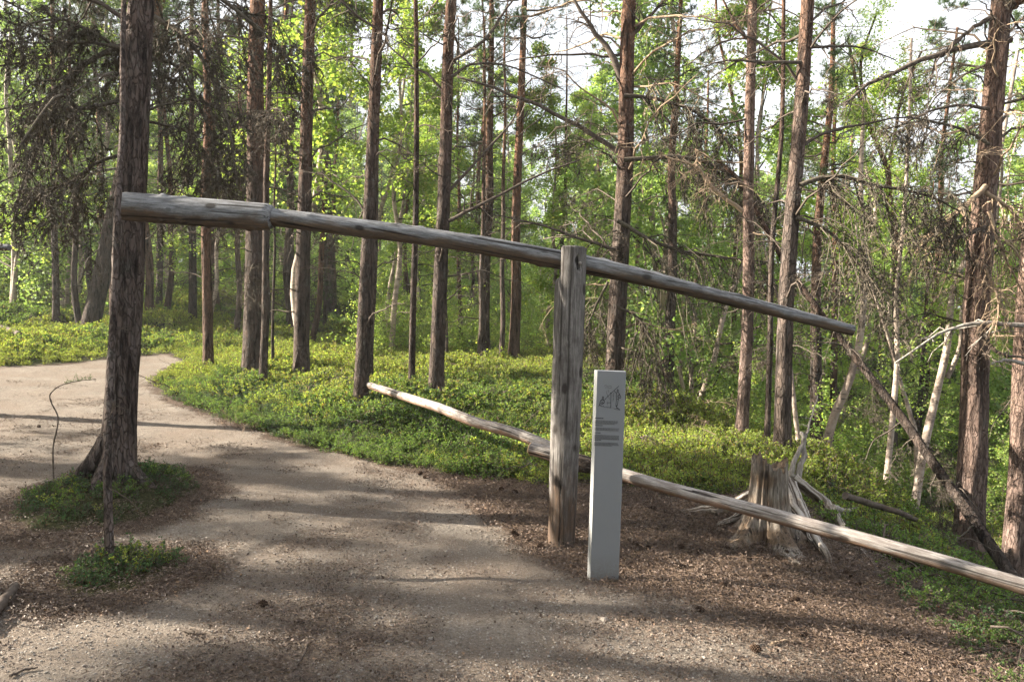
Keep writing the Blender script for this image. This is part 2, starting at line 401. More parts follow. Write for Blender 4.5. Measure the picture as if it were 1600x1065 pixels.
def root_mat():
    m, n, out = new_mat('silver_root_wood'); at = N(n, 'ShaderNodeAttribute'); at.attribute_name = 'wear'; v, _ = coords(n, (1, 1, 1)); f = noise(n, v, 60, 4, .7)
    w_ = math_(n, 'ADD', at.outputs['Fac'], math_(n, 'MULTIPLY', math_(n, 'SUBTRACT', f, .5), .5)); c = ramp(n, w_, [(.25, (.06, .045, .035)), (.45, (.22, .185, .155)), (.75, (.40, .365, .33))])
    finish(n, out, c, w_, .01, 1., .9, .1); return m
M_ROOT = root_mat()
M_CUT = plain_wood('fresh_cut_wood', (.52, .36, .22), (.40, .25, .15), 40)
M_BLUE = leaf_mat('blueberry_leaf', (.07, .14, .042), (.15, .23, .06), (.13, .12, .04), rough=.75)
M_BLUE_Y = leaf_mat('sunlit_yellow_blueberry_leaf', (.15, .22, .05), (.27, .32, .075), (.22, .17, .06), rough=.75)  # yellow-green variant; its brighter colour imitates sunlight on the shrubs
M_LINGON = leaf_mat('dark_lingonberry_leaf', (.035, .085, .032), (.075, .13, .045), (.14, .05, .025), trans=.2, rough=.6)
M_BIRCHLEAF = leaf_mat('birch_leaf', (.14, .24, .055), (.26, .34, .095), (.32, .35, .11), trans=.5)
M_BIRCHLEAF_FAR = leaf_mat('far_birch_leaf', (.14, .24, .08), (.24, .32, .12), trans=.5)
M_NEEDLE = leaf_mat('pine_needle', (.045, .085, .035), (.085, .125, .05), trans=.3, tmul=1.1)
M_SPRUCE = leaf_mat('spruce_needle', (.03, .05, .02), (.065, .085, .03), (.10, .07, .035), trans=.25, tmul=1.0)
M_DRYLEAF = leaf_mat('dry_leaf', (.20, .11, .065), (.30, .20, .13), (.38, .29, .21), trans=.1, tmul=.6)

def ground_mat():
    m, n, out = new_mat('forest_ground')
    tc = N(n, 'ShaderNodeTexCoord'); v = tc.outputs['Object']
    at = N(n, 'ShaderNodeAttribute'); at.attribute_name = 'zone'
    sp = N(n, 'ShaderNodeSeparateColor'); n.links.new(at.outputs['Color'], sp.inputs[0])
    f1 = noise(n, v, 1.3, 5, .6); f2 = noise(n, v, 9, 6, .7); f3 = noise(n, v, 70, 4, .75); f4 = noise(n, v, 260, 2, .7)
    p = mixc(n, ramp(n, math_(n, 'ADD', f2, math_(n, 'MULTIPLY', math_(n, 'SUBTRACT', f1, .5), .9)), [(.3, 0.), (.7, 1.)]), (.175, .148, .124), (.26, .226, .192))
    p = mixc(n, ramp(n, f1, [(.35, 0.), (.65, 1.)]), mixc(n, .5, p, (.22, .16, .12)), p)
    p = mixc(n, ramp(n, f3, [(.40, 0.), (.60, 1.)]), mixc(n, .6, p, (.08, .066, .056)), p)
    p = mixc(n, ramp(n, f4, [(.60, 0.), (.72, 1.)]), p, (.44, .40, .35))
    l = mixc(n, ramp(n, f3, [(.36, 0.), (.64, 1.)]), (.05, .038, .031), (.18, .125, .092))
    l = mixc(n, ramp(n, f2, [(.42, 0.), (.66, 1.)]), mixc(n, .6, l, (.045, .033, .026)), l)
    l = mixc(n, ramp(n, f4, [(.62, 0.), (.70, 1.)]), l, (.38, .26, .18))
    g = mixc(n, ramp(n, f3, [(.4, 0.), (.62, 1.)]), (.022, .024, .012), (.07, .068, .028))
    s2 = ramp(n, math_(n, 'ADD', sp.outputs[0], math_(n, 'MULTIPLY', math_(n, 'SUBTRACT', f3, .5), .9)), [(.35, 0.), (.65, 1.)])
    s3 = ramp(n, math_(n, 'ADD', sp.outputs[2], math_(n, 'MULTIPLY', math_(n, 'SUBTRACT', f3, .5), .7)), [(.35, 0.), (.65, 1.)])
    c = mixc(n, s2, l, p); c = mixc(n, s3, c, g)
    h = math_(n, 'ADD', math_(n, 'ADD', f3, math_(n, 'MULTIPLY', f4, .5)), f2)
    finish(n, out, c, h, .012, 1., .97, .12); return m
M_GROUND = ground_mat()

# ------------------------------------------------------------------ ground and path (one relief, split along the path's edge)
def build_ground():
    u = np.linspace(-1, 1, 620); xs = 3.2 * np.sinh(u * 4.6) / np.cosh(0) * .98 + 0
    xs = np.sign(u) * (np.exp(np.abs(u) * 4.45) - 1) * 1.75
    v = np.linspace(0, 1, 640); ys = -3.0 + (np.exp(v * 4.3) - 1) * 2.45
    X, Y = np.meshgrid(xs, ys); Z = ground_z(X, Y)
    pa, li, gr = masks(X, Y)
    ny, nx = X.shape
    V = np.stack([X, Y, Z], -1).reshape(-1, 3)
    i, j = np.meshgrid(np.arange(ny - 1), np.arange(nx - 1), indexing='ij')
    b = i * nx + j
    Q = np.stack([b, b + 1, b + nx + 1, b + nx], -1).reshape(-1, 4)
    isp = pa.ravel()[Q].mean(1) > .5
    zc = np.stack([pa, li, gr, np.ones_like(pa)], -1).reshape(-1, 4)
    for nm, sel in (('forest_floor', ~isp), ('gravel_path', isp)):
        q = Q[sel]; used, inv = np.unique(q, return_inverse=True)
        g = Geo(); g.add(V[used], q=inv.reshape(-1, 4)); me = g.mesh(nm, [M_GROUND])
        a = me.attributes.new('zone', 'FLOAT_COLOR', 'POINT'); a.data.foreach_set('color', zc[used].astype(np.float32).ravel())
        tag(link(nm, me), kind='structure')
build_ground()

# ------------------------------------------------------------------ scattering of uncountable things
def scatter(name, label, cat, pos, rot, scl, vi, meshes):
    src = bpy.data.collections.new(name + '_sources')
    for k, me in enumerate(meshes): link('%s_%02d' % (name, k), me, col=src)
    me = bpy.data.meshes.new(name); n = len(pos)
    me.vertices.add(n); me.vertices.foreach_set('co', np.asarray(pos, np.float32).ravel())
    a = me.attributes.new('rot', 'FLOAT_VECTOR', 'POINT'); a.data.foreach_set('vector', np.asarray(rot, np.float32).ravel())
    a = me.attributes.new('scl', 'FLOAT', 'POINT'); a.data.foreach_set('value', np.asarray(scl, np.float32))
    a = me.attributes.new('vi', 'INT', 'POINT'); a.data.foreach_set('value', np.asarray(vi, np.int32))
    o = link(name, me); tag(o, label, cat, kind='stuff')
    ng = bpy.data.node_groups.new(name, 'GeometryNodeTree')
    ng.interface.new_socket('Geometry', in_out='INPUT', socket_type='NodeSocketGeometry'); ng.interface.new_socket('Geometry', in_out='OUTPUT', socket_type='NodeSocketGeometry')
    gi = ng.nodes.new('NodeGroupInput'); go = ng.nodes.new('NodeGroupOutput')
    ci = ng.nodes.new('GeometryNodeCollectionInfo'); ci.inputs['Collection'].default_value = src; ci.inputs['Separate Children'].default_value = True; ci.inputs['Reset Children'].default_value = True
    ip = ng.nodes.new('GeometryNodeInstanceOnPoints'); ip.inputs['Pick Instance'].default_value = True
    def na(t, nm):
        x = ng.nodes.new('GeometryNodeInputNamedAttribute'); x.data_type = t; x.inputs['Name'].default_value = nm; return x.outputs[0]
    L = ng.links.new
    L(gi.outputs[0], ip.inputs['Points']); L(ci.outputs[0], ip.inputs['Instance']); L(na('INT', 'vi'), ip.inputs['Instance Index'])
    L(na('FLOAT_VECTOR', 'rot'), ip.inputs['Rotation']); L(na('FLOAT', 'scl'), ip.inputs['Scale']); L(ip.outputs[0], go.inputs[0])
    md = o.modifiers.new('scatter', 'NODES'); md.node_group = ng
    return o

def plant_clump(rg, nst, h, rad, nl, ls, mats):
    g = Geo()
    a = rg.random(nst) * 2 * np.pi; r = rad * .55 * np.sqrt(rg.random(nst)); p0 = np.stack([np.cos(a) * r, np.sin(a) * r, np.full(nst, -.03)], 1)
    a2 = a + rg.normal(size=nst) * .6; hh = h * (.6 + .5 * rg.random(nst))
    p2 = p0 + np.stack([np.cos(a2) * rad * .6 * rg.random(nst), np.sin(a2) * rad * .6 * rg.random(nst), hh], 1)
    p1 = (p0 + p2) / 2 + rg.normal(size=(nst, 3)) * .012
    Pn = np.stack([p0, p1, p2], 1)
    s1, r1 = side_twigs(Pn[0], np.full(3, .002), rg, 2, h * .4, t0=.4)
    T = [Pn]
    for i in range(nst):
        a_, _ = side_twigs(Pn[i], np.full(3, .002), rg, 3, h * .55, t0=.3, K=3, droop=.0, up=.4); T.append(a_)
    T = np.concatenate(T)
    v, q = tubes(T, np.full(T.shape[:2], .0016), 3); g.add(v, q=q, m=0)
    i = rg.integers(0, len(T), nl); u = .25 + .75 * rg.random(nl); k = np.minimum((u * 2).astype(int), 1); f = (u * 2 - k)[:, None]
    c = T[i, k] * (1 - f) + T[i, np.minimum(k + 1, 2)] * f
    v, q = leaves(c, rg, ls, .45); g.add(v, q=q, m=1)
    return g.mesh('blueberry', mats, smooth=False)
rg = np.random.default_rng(11)
clumps = [plant_clump(rg, 13, .13, .14, 400, .014, [M_TWIG, M_BLUE]) for _ in range(3)] + \
         [plant_clump(rg, 12, .14, .14, 380, .015, [M_TWIG, M_BLUE_Y]) for _ in range(2)] + \
         [plant_clump(rg, 13, .11, .13, 340, .014, [M_TWIG, M_LINGON]) for _ in range(2)]

def near_bare(x, y): return .84 * sstep(6.0, 4.4, y) * sstep(1.2, 2.2, x)
def build_plants():
    rg = np.random.default_rng(21)
    n = 185000
    d = 3.0 * np.exp(rg.random(n) * math.log(58 / 3.0)); a = (rg.random(n) - .5) * R_(98)
    x = np.sin(a) * d; y = np.cos(a) * d
    pa, li, gr = masks(x, y)
    z = ground_z(x, y)
    dens = (.30 * sstep(60, 6, d) + .06) * (.55 + .45 * sstep(4, 9, d))
    bare = sstep(.16, .30, vnoise(x, y, 1.6, 14))
    keep = (gr > .55) & (rg.random(n) < dens * (1 - .6 * bare * (d < 9))) & (rg.random(n) < (gr - .3) * 1.6)
    stump = (np.hypot(x - 1.95, y - 5.5) > .45) & (np.hypot((x - 2.25) / 1.3, y - 5.0) > .42)
    ei = np.maximum(ell(isl1, x, y), ell(isl2, x, y)); keep &= (ei < -.4) | (rg.random(n) < .25 + .55 * np.clip(ei, 0, 1))
    keep &= (rg.random(n) > .35 * sstep(.12, .25, vnoise(x, y, 2.7, 19)))
    keep &= stump & (rg.random(n) > near_bare(x, y))
    x, y, z, d = x[keep], y[keep], z[keep], d[keep]
    m = len(x); zone = vnoise(x, y, .45, 20) + rg.normal(size=m) * .10 + .30 * sstep(8.5, 11, d) - .12  # yellow leaves favoured further back, painting in the sunlight there
    near_r = sstep(5.6, 3.6, y) * sstep(1.2, 2.2, x)
    isl = np.maximum(ell(isl1, x, y), ell(isl2, x, y)) > -.2
    zone = zone + .25 * np.exp(-(((x - 1.6) / 2.4) ** 2 + ((y - 9.0) / 2.2) ** 2))  # more yellow leaves around the hump imitate sun falling on it
    vi = np.where(zone > .05, 3 + rg.integers(0, 2, m), rg.integers(0, 3, m))
    ling = (rg.random(m) < .12) | (isl & (rg.random(m) < .85)) | (rg.random(m) < near_r * .45) | ((np.hypot(x + 3.2, y - 10) < 2.4) & (rg.random(m) < .5))
    vi = np.where(ling, 5 + rg.integers(0, 2, m), vi)
    s = (.75 + .55 * rg.random(m)) * (1 + np.clip(d - 9, 0, 60) * .028)
    s *= 1.08 + vnoise(x, y, 1.9, 22) * .7
    s *= np.where(isl, .62 + .5 * np.clip(np.maximum(ell(isl1, x, y), ell(isl2, x, y)), 0, 1), 1) * (1 - .35 * near_r) * (.72 + .5 * sstep(-.1, -1.6, poly_sd(path_poly, x, y)) + .0) 
    rot = np.stack([rg.normal(size=m) * .18, rg.normal(size=m) * .18, rg.random(m) * 6.28], 1)
    print('plants', m)
    scatter('blueberry_undergrowth', 'low blueberry and lingonberry shrubs covering the forest floor', 'undergrowth', np.stack([x, y, z], 1), rot, s, vi, clumps)
build_plants()

def blob(rg, s=(1, 1, .6), amp=.25):
    """small irregular stone, 20 faces"""
    t = (1 + 5 ** .5) / 2
    v = np.array([(-1, t, 0), (1, t, 0), (-1, -t, 0), (1, -t, 0), (0, -1, t), (0, 1, t), (0, -1, -t), (0, 1, -t), (t, 0, -1), (t, 0, 1), (-t, 0, -1), (-t, 0, 1)], float) / 1.9
    f = [(0, 11, 5), (0, 5, 1), (0, 1, 7), (0, 7, 10), (0, 10, 11), (1, 5, 9), (5, 11, 4), (11, 10, 2), (10, 7, 6), (7, 1, 8), (3, 9, 4), (3, 4, 2), (3, 2, 6), (3, 6, 8), (3, 8, 9), (4, 9, 5), (2, 4, 11), (6, 2, 10), (8, 6, 7), (9, 8, 1)]
    v = v * (1 + (rg.random((12, 1)) - .5) * 2 * amp) * np.array(s)
    return v, np.array(f)

def stone_mat(name, a, b):
    m, n, out = new_mat(name); oi = N(n, 'ShaderNodeObjectInfo'); g = N(n, 'ShaderNodeNewGeometry')
    v, _ = coords(n, (1, 1, 1))
    c = mixc(n, g.outputs['Random Per Island'], a, b); c = mixc(n, noise(n, v, 2.5, 4), mixc(n, .5, c, (.07, .06, .055)), c)
    finish(n, out, c, noise(n, v, 5, 4), .1, .6, .9, .2); return m
M_STONE = stone_mat('path_stone', (.18, .155, .135), (.38, .34, .30))
M_CONE = plain_wood('cone_scale', (.035, .024, .019), (.085, .055, .038), 50)
M_CHIP = leaf_mat('bark_chip', (.06, .042, .034), (.135, .095, .075), (.23, .175, .135), trans=.0)
M_STRAW = leaf_mat('fallen_needle', (.10, .068, .05), (.22, .155, .11), (.05, .04, .03), trans=.0)

def build_litter():
    rg = np.random.default_rng(31)
    # stones: patches of seven each
    ms = []
    for k in range(4):
        g = Geo()
        for _ in range(9):
            v, t = blob(rg, (1, .8, .55)); sz = .0035 + .007 * rg.random() ** 2
            g.add(v * sz + np.array([*(rg.normal(size=2) * .06), sz * .2]), t=t)
        ms.append(g.mesh('gravel', [M_STONE], smooth=False))
    n = 26000; d = 2.2 * np.exp(rg.random(n) * math.log(20 / 2.2)); a = (rg.random(n) - .5) * R_(96); x = np.sin(a) * d; y = np.cos(a) * d
    pa, li, gr = masks(x, y); k = (pa > .4) | (rg.random(n) < li * .25); x, y = x[k], y[k]; m = len(x)
    scatter('path_gravel', 'fine stones strewn over the trodden path', 'gravel', np.stack([x, y, ground_z(x, y)], 1), np.stack([np.zeros(m), np.zeros(m), rg.random(m) * 6.28], 1), .35 + .75 * rg.random(m) ** 3, rg.integers(0, 4, m), ms)
    # needles, chips
    ms = []
    for k in range(5):
        g = Geo(); c = np.concatenate([rg.normal(size=(46, 2)) * .09, .004 + rg.random((46, 1)) * .014], 1)
        a = rg.random(46) * 6.28; L = (.008 + .014 * rg.random(46))[:, None]
        dd = np.stack([np.cos(a), np.sin(a), rg.normal(size=46) * .2], 1)
        Pn = np.stack([c - dd * L, c + rg.normal(size=(46, 3)) * .004, c + dd * L], 1)
        v, q = tubes(Pn, np.full((46, 3), .0009), 3); g.add(v, q=q, m=0)
        nc = 46
        c = np.concatenate([rg.normal(size=(nc, 2)) * .09, .003 + rg.random((nc, 1)) * .012], 1)
        v, q = leaves(c, rg, .015, .7, .8); g.add(v, q=q, m=1)
        ms.append(g.mesh('needle_litter', [M_STRAW, M_CHIP], smooth=False))
    n = 60000; d = 2.2 * np.exp(rg.random(n) * math.log(14 / 2.2)); a = (rg.random(n) - .5) * R_(96); x = np.sin(a) * d; y = np.cos(a) * d
    pa, li, gr = masks(x, y); k = rg.random(n) < np.maximum(li * np.where(x < 0, .35, .8), np.where(pa > .5, .01 + .10 * sstep(.0, .35, vnoise(x, y, 1.1, 33)), 0)) + gr * (.06 + .5 * near_bare(x, y)); x, y = x[k], y[k]; m = len(x)
    scatter('needle_litter', 'rusty fallen needles and bark chips strewn over the ground', 'litter', np.stack([x, y, ground_z(x, y)], 1), np.stack([rg.normal(size=m) * .1, rg.normal(size=m) * .1, rg.random(m) * 6.28], 1), .5 + .6 * rg.random(m), rg.integers(0, 5, m), ms)
    # dry leaves
    ms = []
    for k in range(3):
        g = Geo(); c = np.concatenate([rg.normal(size=(5, 2)) * .12, .008 + rg.random((5, 1)) * .01], 1); v, q = leaves(c, rg, .04, .7, .75); g.add(v, q=q); ms.append(g.mesh('dry_leaf', [M_DRYLEAF], smooth=False))
    n = 5000; d = 2.2 * np.exp(rg.random(n) * math.log(10 / 2.2)); a = (rg.random(n) - .5) * R_(96); x = np.sin(a) * d; y = np.cos(a) * d
    pa, li, gr = masks(x, y); k = rg.random(n) < li * .5 + pa * .012; x, y = x[k], y[k]; m = len(x)
    scatter('dry_leaves', 'curled brown birch leaves lying on the needle litter', 'leaves', np.stack([x, y, ground_z(x, y)], 1), np.stack([np.zeros(m), np.zeros(m), rg.random(m) * 6.28], 1), .25 + .4 * rg.random(m), rg.integers(0, 3, m), ms)
build_litter()

# ------------------------------------------------------------------ branch meshes
def branch_geo(rg, L, r0, n1, n2, droop=.15, curve=.1, bow=0., tw=.38, twd=.25, fuzz=0, fl=.02, fw=.0025, n3=0):
    g = Geo(); K = 10; t = np.linspace(0, 1, K)
    wob = np.cumsum(rg.normal(size=(K, 3)) * .022, 0); wob[0] = 0
    path = np.stack([t * L, curve * L * np.sin(t * 2.6) * rg.choice([-1, 1]), bow * L * np.sin(t * np.pi) - droop * L * t ** 2], 1) + wob * L
    r = r0 * (1 - .82 * t); v, q = tubes(path, r, 5); g.add(v, q=q)
    A, RA = side_twigs(path, r, rg, n1, L * tw, droop=twd, K=5, fwd=.5); v, q = tubes(A, RA, 3); g.add(v, q=q)
    allp = [A[:, ::2]]
    if n2:
        B = []; RB = []
        for i in range(len(A)):
            b, rb = side_twigs(A[i], RA[i], rg, n2, L * tw * .38, droop=twd, K=3, fwd=.5, t0=.2); B.append(b); RB.append(rb)
        B = np.concatenate(B); RB = np.concatenate(RB); v, q = tubes(B, RB * .8, 3); g.add(v, q=q); allp.append(B)
    P3 = np.concatenate(allp)
    if fuzz:
        v, t_ = spikes(P3, rg, fuzz, fl, fw, droop=.25); g.add(v, t=t_, m=1)
    return g
rg = np.random.default_rng(41)
BR_BARE = [branch_geo(rg, 1.0, .011, 13, 3, droop=rg.uniform(-.1, .35), curve=rg.uniform(0, .15), bow=rg.uniform(-.05, .15)).mesh('dead_branch', [M_TWIG]) for _ in range(9)]
BR_PALE = [branch_geo(rg, 1.0, .010, 14, 4, droop=rg.uniform(-.1, .35), curve=rg.uniform(.05, .2), bow=rg.uniform(0, .15), twd=.5).mesh('bleached_branch', [M_TWIG_PALE]) for _ in range(5)]
BR_LICH = [branch_geo(rg, 1.0, .012, 20, 5, droop=rg.uniform(.1, .5), curve=rg.uniform(.05, .15), bow=rg.uniform(0, .1), tw=.42, twd=.6, fuzz=1100, fl=.035, fw=.004).mesh('lichen_branch', [M_LICH, M_LICH]) for _ in range(6)]
BR_SPRUCE = [branch_geo(rg, 1.0, .011, 22, 4, droop=.3, curve=.05, bow=.12, tw=.42, twd=.7, fuzz=2400, fl=.03, fw=.003).mesh('spruce_branch', [M_LICH, M_SPRUCE]) for _ in range(4)]

def fallen_twigs():
    rg = np.random.default_rng(131); n = 1500; d = 4.5 * np.exp(rg.random(n) * math.log(30 / 4.5)); a = (rg.random(n) - .5) * R_(90); x = np.sin(a) * d; y = np.cos(a) * d
    pa, li, gr = masks(x, y); k = (rg.random(n) < gr * .45 + li * .10) & (np.maximum(ell(isl1, x, y), ell(isl2, x, y)) < -.5); x, y, d = x[k], y[k], d[k]; m = len(x)
    lift = np.where(gr[k] > .5, .05 + .06 * rg.random(m), .012)
    scatter('fallen_twigs', 'fallen dead twigs lying in the undergrowth and needle litter', 'twigs', np.stack([x, y, ground_z(x, y) + lift], 1), np.stack([rg.normal(size=m) * .12 + np.where(rg.random(m) < .5, 0, np.pi), rg.normal(size=m) * .12, rg.random(m) * 6.28], 1),
            np.where(gr[k] > .5, .25 + .6 * rg.random(m) ** 2, .12 + .15 * rg.random(m)), np.where(d < 7.5, rg.integers(0, 9, m), rg.integers(0, 14, m)), BR_BARE + BR_PALE)
fallen_twigs()

# joined sets of dead branches for trunks further back
def branch_set(rg, H0, H1, n, L0, L1, pale=False):
    g = Geo()
    for i in range(n):
        b = branch_geo(rg, 1.0, .011, 9, 2, droop=rg.uniform(-.15, .35), curve=rg.uniform(0, .15), tw=.4)
        L = rg.uniform(L0, L1)
        M = Matrix.Translation((0, 0, rg.uniform(H0, H1))) @ Euler((0, rg.uniform(-.5, .35), rg.uniform(0, 6.28))).to_matrix().to_4x4() @ Matrix.Scale(L, 4)
        g.merge(b, M)
    return g.mesh('dead_branches', [M_TWIG])
SET_DEAD = [branch_set(rg, .8, 8.0, 38, .5, 1.7) for _ in range(5)]

def pine_crown(rg, H, R, nb, tuft, ntuft):
    g = Geo()
    for i in range(nb):
        f = (i + rg.random()) / nb; z = H * f; L = R * (1 - .75 * f) * rg.uniform(.6, 1.1) * (.65 + .35 * sstep(0, .2, f))
        K = 6; t = np.linspace(0, 1, K); wob = np.cumsum(rg.normal(size=(K, 3)) * .05, 0); wob[0] = 0
        path = np.stack([t * L, np.zeros(K), .25 * L * t ** 1.5 + 0], 1) + wob * L
        a = rg.uniform(0, 6.28); M = np.array([[math.cos(a), -math.sin(a), 0], [math.sin(a), math.cos(a), 0], [0, 0, 1]])
        path = path @ M.T + np.array([0, 0, z])
        r = .03 * (1 - f * .6) * (1 - .8 * t); v, q = tubes(path, r, 4); g.add(v, q=q, m=0)
        A, RA = side_twigs(path, r, rg, 9, L * .45, droop=-.2, K=3, up=.25); v, q = tubes(A, RA, 3); g.add(v, q=q, m=0)
        ends = []
        for s in A:
            b, rb = side_twigs(s, np.full(3, .004), rg, ntuft, L * .22 + .08, droop=-.3, K=2, up=.3, t0=.3); ends.append(b)
        E = np.concatenate(ends)
        c = E[:, 1]; base = E[:, 0]; nt_ = len(c)
        # tuft of needles round each shoot end
        k = tuft; cc = np.repeat(c, k, 0); dd = norm(np.repeat(norm(c - base), k, 0) * .7 + rg.normal(size=(nt_ * k, 3)) * .65)
        st = cc - dd * 0 - np.repeat(norm(c - base), k, 0) * (rg.random((nt_ * k, 1)) * .09)
        ln = (.06 + .05 * rg.random(nt_ * k))[:, None]; sv = norm(np.cross(dd, rg.normal(size=dd.shape))) * .006
        g.add(np.stack([st - sv, st + sv, st + dd * ln], 1).reshape(-1, 3), t=np.arange(nt_ * k * 3).reshape(-1, 3), m=1)
    return g
rg = np.random.default_rng(51)
CROWN = [pine_crown(rg, rg.uniform(5, 6.5), rg.uniform(1.3, 1.9), 34, 13, 5).mesh('pine_crown', [M_TWIG, M_NEEDLE], smooth=False) for _ in range(4)]
CROWN_LOW = [pine_crown(rg, 9.0, 1.5, 52, 13, 4).mesh('low_pine_crown', [M_TWIG, M_NEEDLE], smooth=False) for _ in range(3)]

def trunk_geo(path, r0, r1, seg, step, rg, flare=.35, amp=.06, H=None, flh=.5):
    """path: (n,3) local polyline from z~0. Returns Geo; bark ridges as real relief"""
    L = float(np.linalg.norm(np.diff(path, axis=0), axis=1).sum()); n = max(6, int(L / step))
    Pp = interp_path(path, n); s = np.linspace(0, L, n); t = s / L
    r = r0 + (r1 - r0) * t ** 1.1
    r = r * (1 + flare * np.exp(-s / flh * 2.2))
    T = np.gradient(Pp, axis=0); T = norm(T); U = norm(np.cross(T, np.array([[0, 1., 0]]))); W = np.cross(T, U)
    a = np.arange(seg) * 2 * np.pi / seg
    ridge = vnoise(a[None] * 3.2 + 40, s[:, None] * 2.2, 1, 31) * .8 + vnoise(a[None] * 7 + 9, s[:, None] * 6, 1, 32) * .9
    # wrap seam
    wv = sstep(0, 1, a / (2 * np.pi) * 6)[None]; ridge = ridge * np.minimum(wv, wv[:, ::-1])
    roots = np.cos(a[None] * 4 + 1.0) * .22 * np.exp(-s / flh * 4)[:, None] * (flare > .2)
    rr = r[:, None] * (1 + amp * 2 * ridge + roots)
    V = Pp[:, None] + rr[..., None] * (U[:, None] * np.cos(a)[None, :, None] + W[:, None] * np.sin(a)[None, :, None])
    i, j = np.meshgrid(np.arange(n - 1), np.arange(seg), indexing='ij'); b = i * seg; j2 = (j + 1) % seg
    q = np.stack([b + j, b + j2, b + seg + j2, b + seg + j], -1).reshape(-1, 4)
    g = Geo(); g.add(V.reshape(-1, 3), q=q); return g

GROUP_BACK_PINE = 'pines standing further back in the forest'
def make_tree(name, px, py, wpx, topx, label, mat=None, depth=None, H=None, nb=0, kinds=None, b0=1.0, b1=6.8, bl=(.5, 1.5), cat='tree', lean=None, crown=True, seg=20,
              sets=False, amp=.06, flare=.35, bend=.0, group=None, blab=None, wiggle=.05):
    if depth is None: B, dp = ground_hit(px, py)
    else:
        dp = depth; B = P(px, py, dp); B.z = gz(B.x, B.y)
    T = P(topx, 0, dp)
    d = T - B; d = d / d.z
    H = H or rng.uniform(11, 14.5); r = wpx / 2 * dp / FPX
    root = empty(name, B)
    tag(root, label, cat, group)
    n = 9; zz = np.linspace(-.12, H, n)
    wob = np.cumsum(rng.normal(size=(n, 2)) * wiggle * .6, 0); wob -= np.linspace(0, 1, n)[:, None] * wob[-1]; wob[0] = 0
    path = np.stack([d.x * zz + wob[:, 0] + bend * np.sin(zz / H * 3.1), d.y * zz + wob[:, 1], zz], 1)
    frac = min(.9, 3 / H)
    r0 = r * 1.08; r1 = r * .22
    g = trunk_geo(path, r0, r1, seg, .07 if dp < 9 else (.14 if dp < 14 else .3), rng, flare=flare, amp=amp)
    mt = mat or M_PINE
    link('trunk', g.mesh('trunk', [mt]), root)
    if crown:
        c = CROWN[rng.integers(len(CROWN))]; z0 = H * rng.uniform(.52, .60)
        zc = np.interp(z0, zz, path[:, 0]), np.interp(z0, zz, path[:, 1]); s = (H - z0) / 5.8
        link('crown', c, root, (zc[0], zc[1], z0), (0, 0, rng.uniform(0, 6.28)), (s, s, s))
    kinds = kinds or [BR_BARE]
    nb = int(nb * 1.45)
    for i in range(nb):
        z = b0 + (b1 - b0) * ((i + rng.random()) / nb) ** .85
        k = kinds[rng.integers(len(kinds))]; me = k[rng.integers(len(k))]
        x = np.interp(z, zz, path[:, 0]); y = np.interp(z, zz, path[:, 1])
        L = rng.uniform(*bl) * (.6 + .5 * min(1, z / 4))
        a = rng.uniform(0, 6.28); rr = r * .8
        link('dead_branch', me, root, (x + math.cos(a) * rr, y + math.sin(a) * rr, z), (rng.uniform(-.4, .4), rng.uniform(-.5, .3), a), (L, L, L))
    if sets:
        a = rng.uniform(0, 6.28)
        o = tag(link('dead_branches', SET_DEAD[rng.integers(len(SET_DEAD))], root, (0, 0, 0), (0, 0, a), (1, 1, 1)), kind='stuff')
        o.matrix_basis = Matrix(((1, 0, d.x, 0), (0, 1, d.y, 0), (0, 0, 1, 0), (0, 0, 0, 1))) @ Matrix.Rotation(a, 4, 'Z')
    return root, B, dp, r

def limb(root, pts, r0, r1, mat, name='branch', tw=0, twL=.5, droop=.3, label=None, fuzz=0, seg=8, n2=2):
    """a limb given by world points, child of root"""
    o0 = root.location; A = interp_path([Vector(p) - o0 for p in pts], 14)
    n = len(A); wob = rng.normal(size=(n, 3)) * r0 * .18; wob[0] = 0; A = A + wob
    r = np.linspace(r0, r1, n); g = Geo(); v, q = tubes(A, r, seg); g.add(v, q=q)
    g.add(A[-1:] + norm(A[-1:] - A[-2:-1]) * r1 * .7); tip = g.n - 1; base = (n - 1) * seg
    g.t.append(np.array([[base + k, base + (k + 1) % seg, tip] for k in range(seg)])); g.mt.append(np.zeros(seg, int))
    if tw:
        S, RS = side_twigs(A, r, rng, tw, twL, droop=droop, K=5, t0=.1); v, q = tubes(S, RS, 3); g.add(v, q=q)
        B = []; RB = []
        for i in range(len(S)):
            b, rb = side_twigs(S[i], RS[i], rng, n2, twL * .4, droop=droop, K=3, t0=.2); B.append(b); RB.append(rb)
        B = np.concatenate(B); v, q = tubes(B, np.concatenate(RB) * .8, 3); g.add(v, q=q)
        if fuzz:
            v, t_ = spikes(np.concatenate([S[:, ::2], B]), rng, fuzz, .045, .0055, droop=.3); g.add(v, t=t_, m=0)
    o = link(name, g.mesh(name, [mat]), root)
    if label: o['label'] = label
    return o

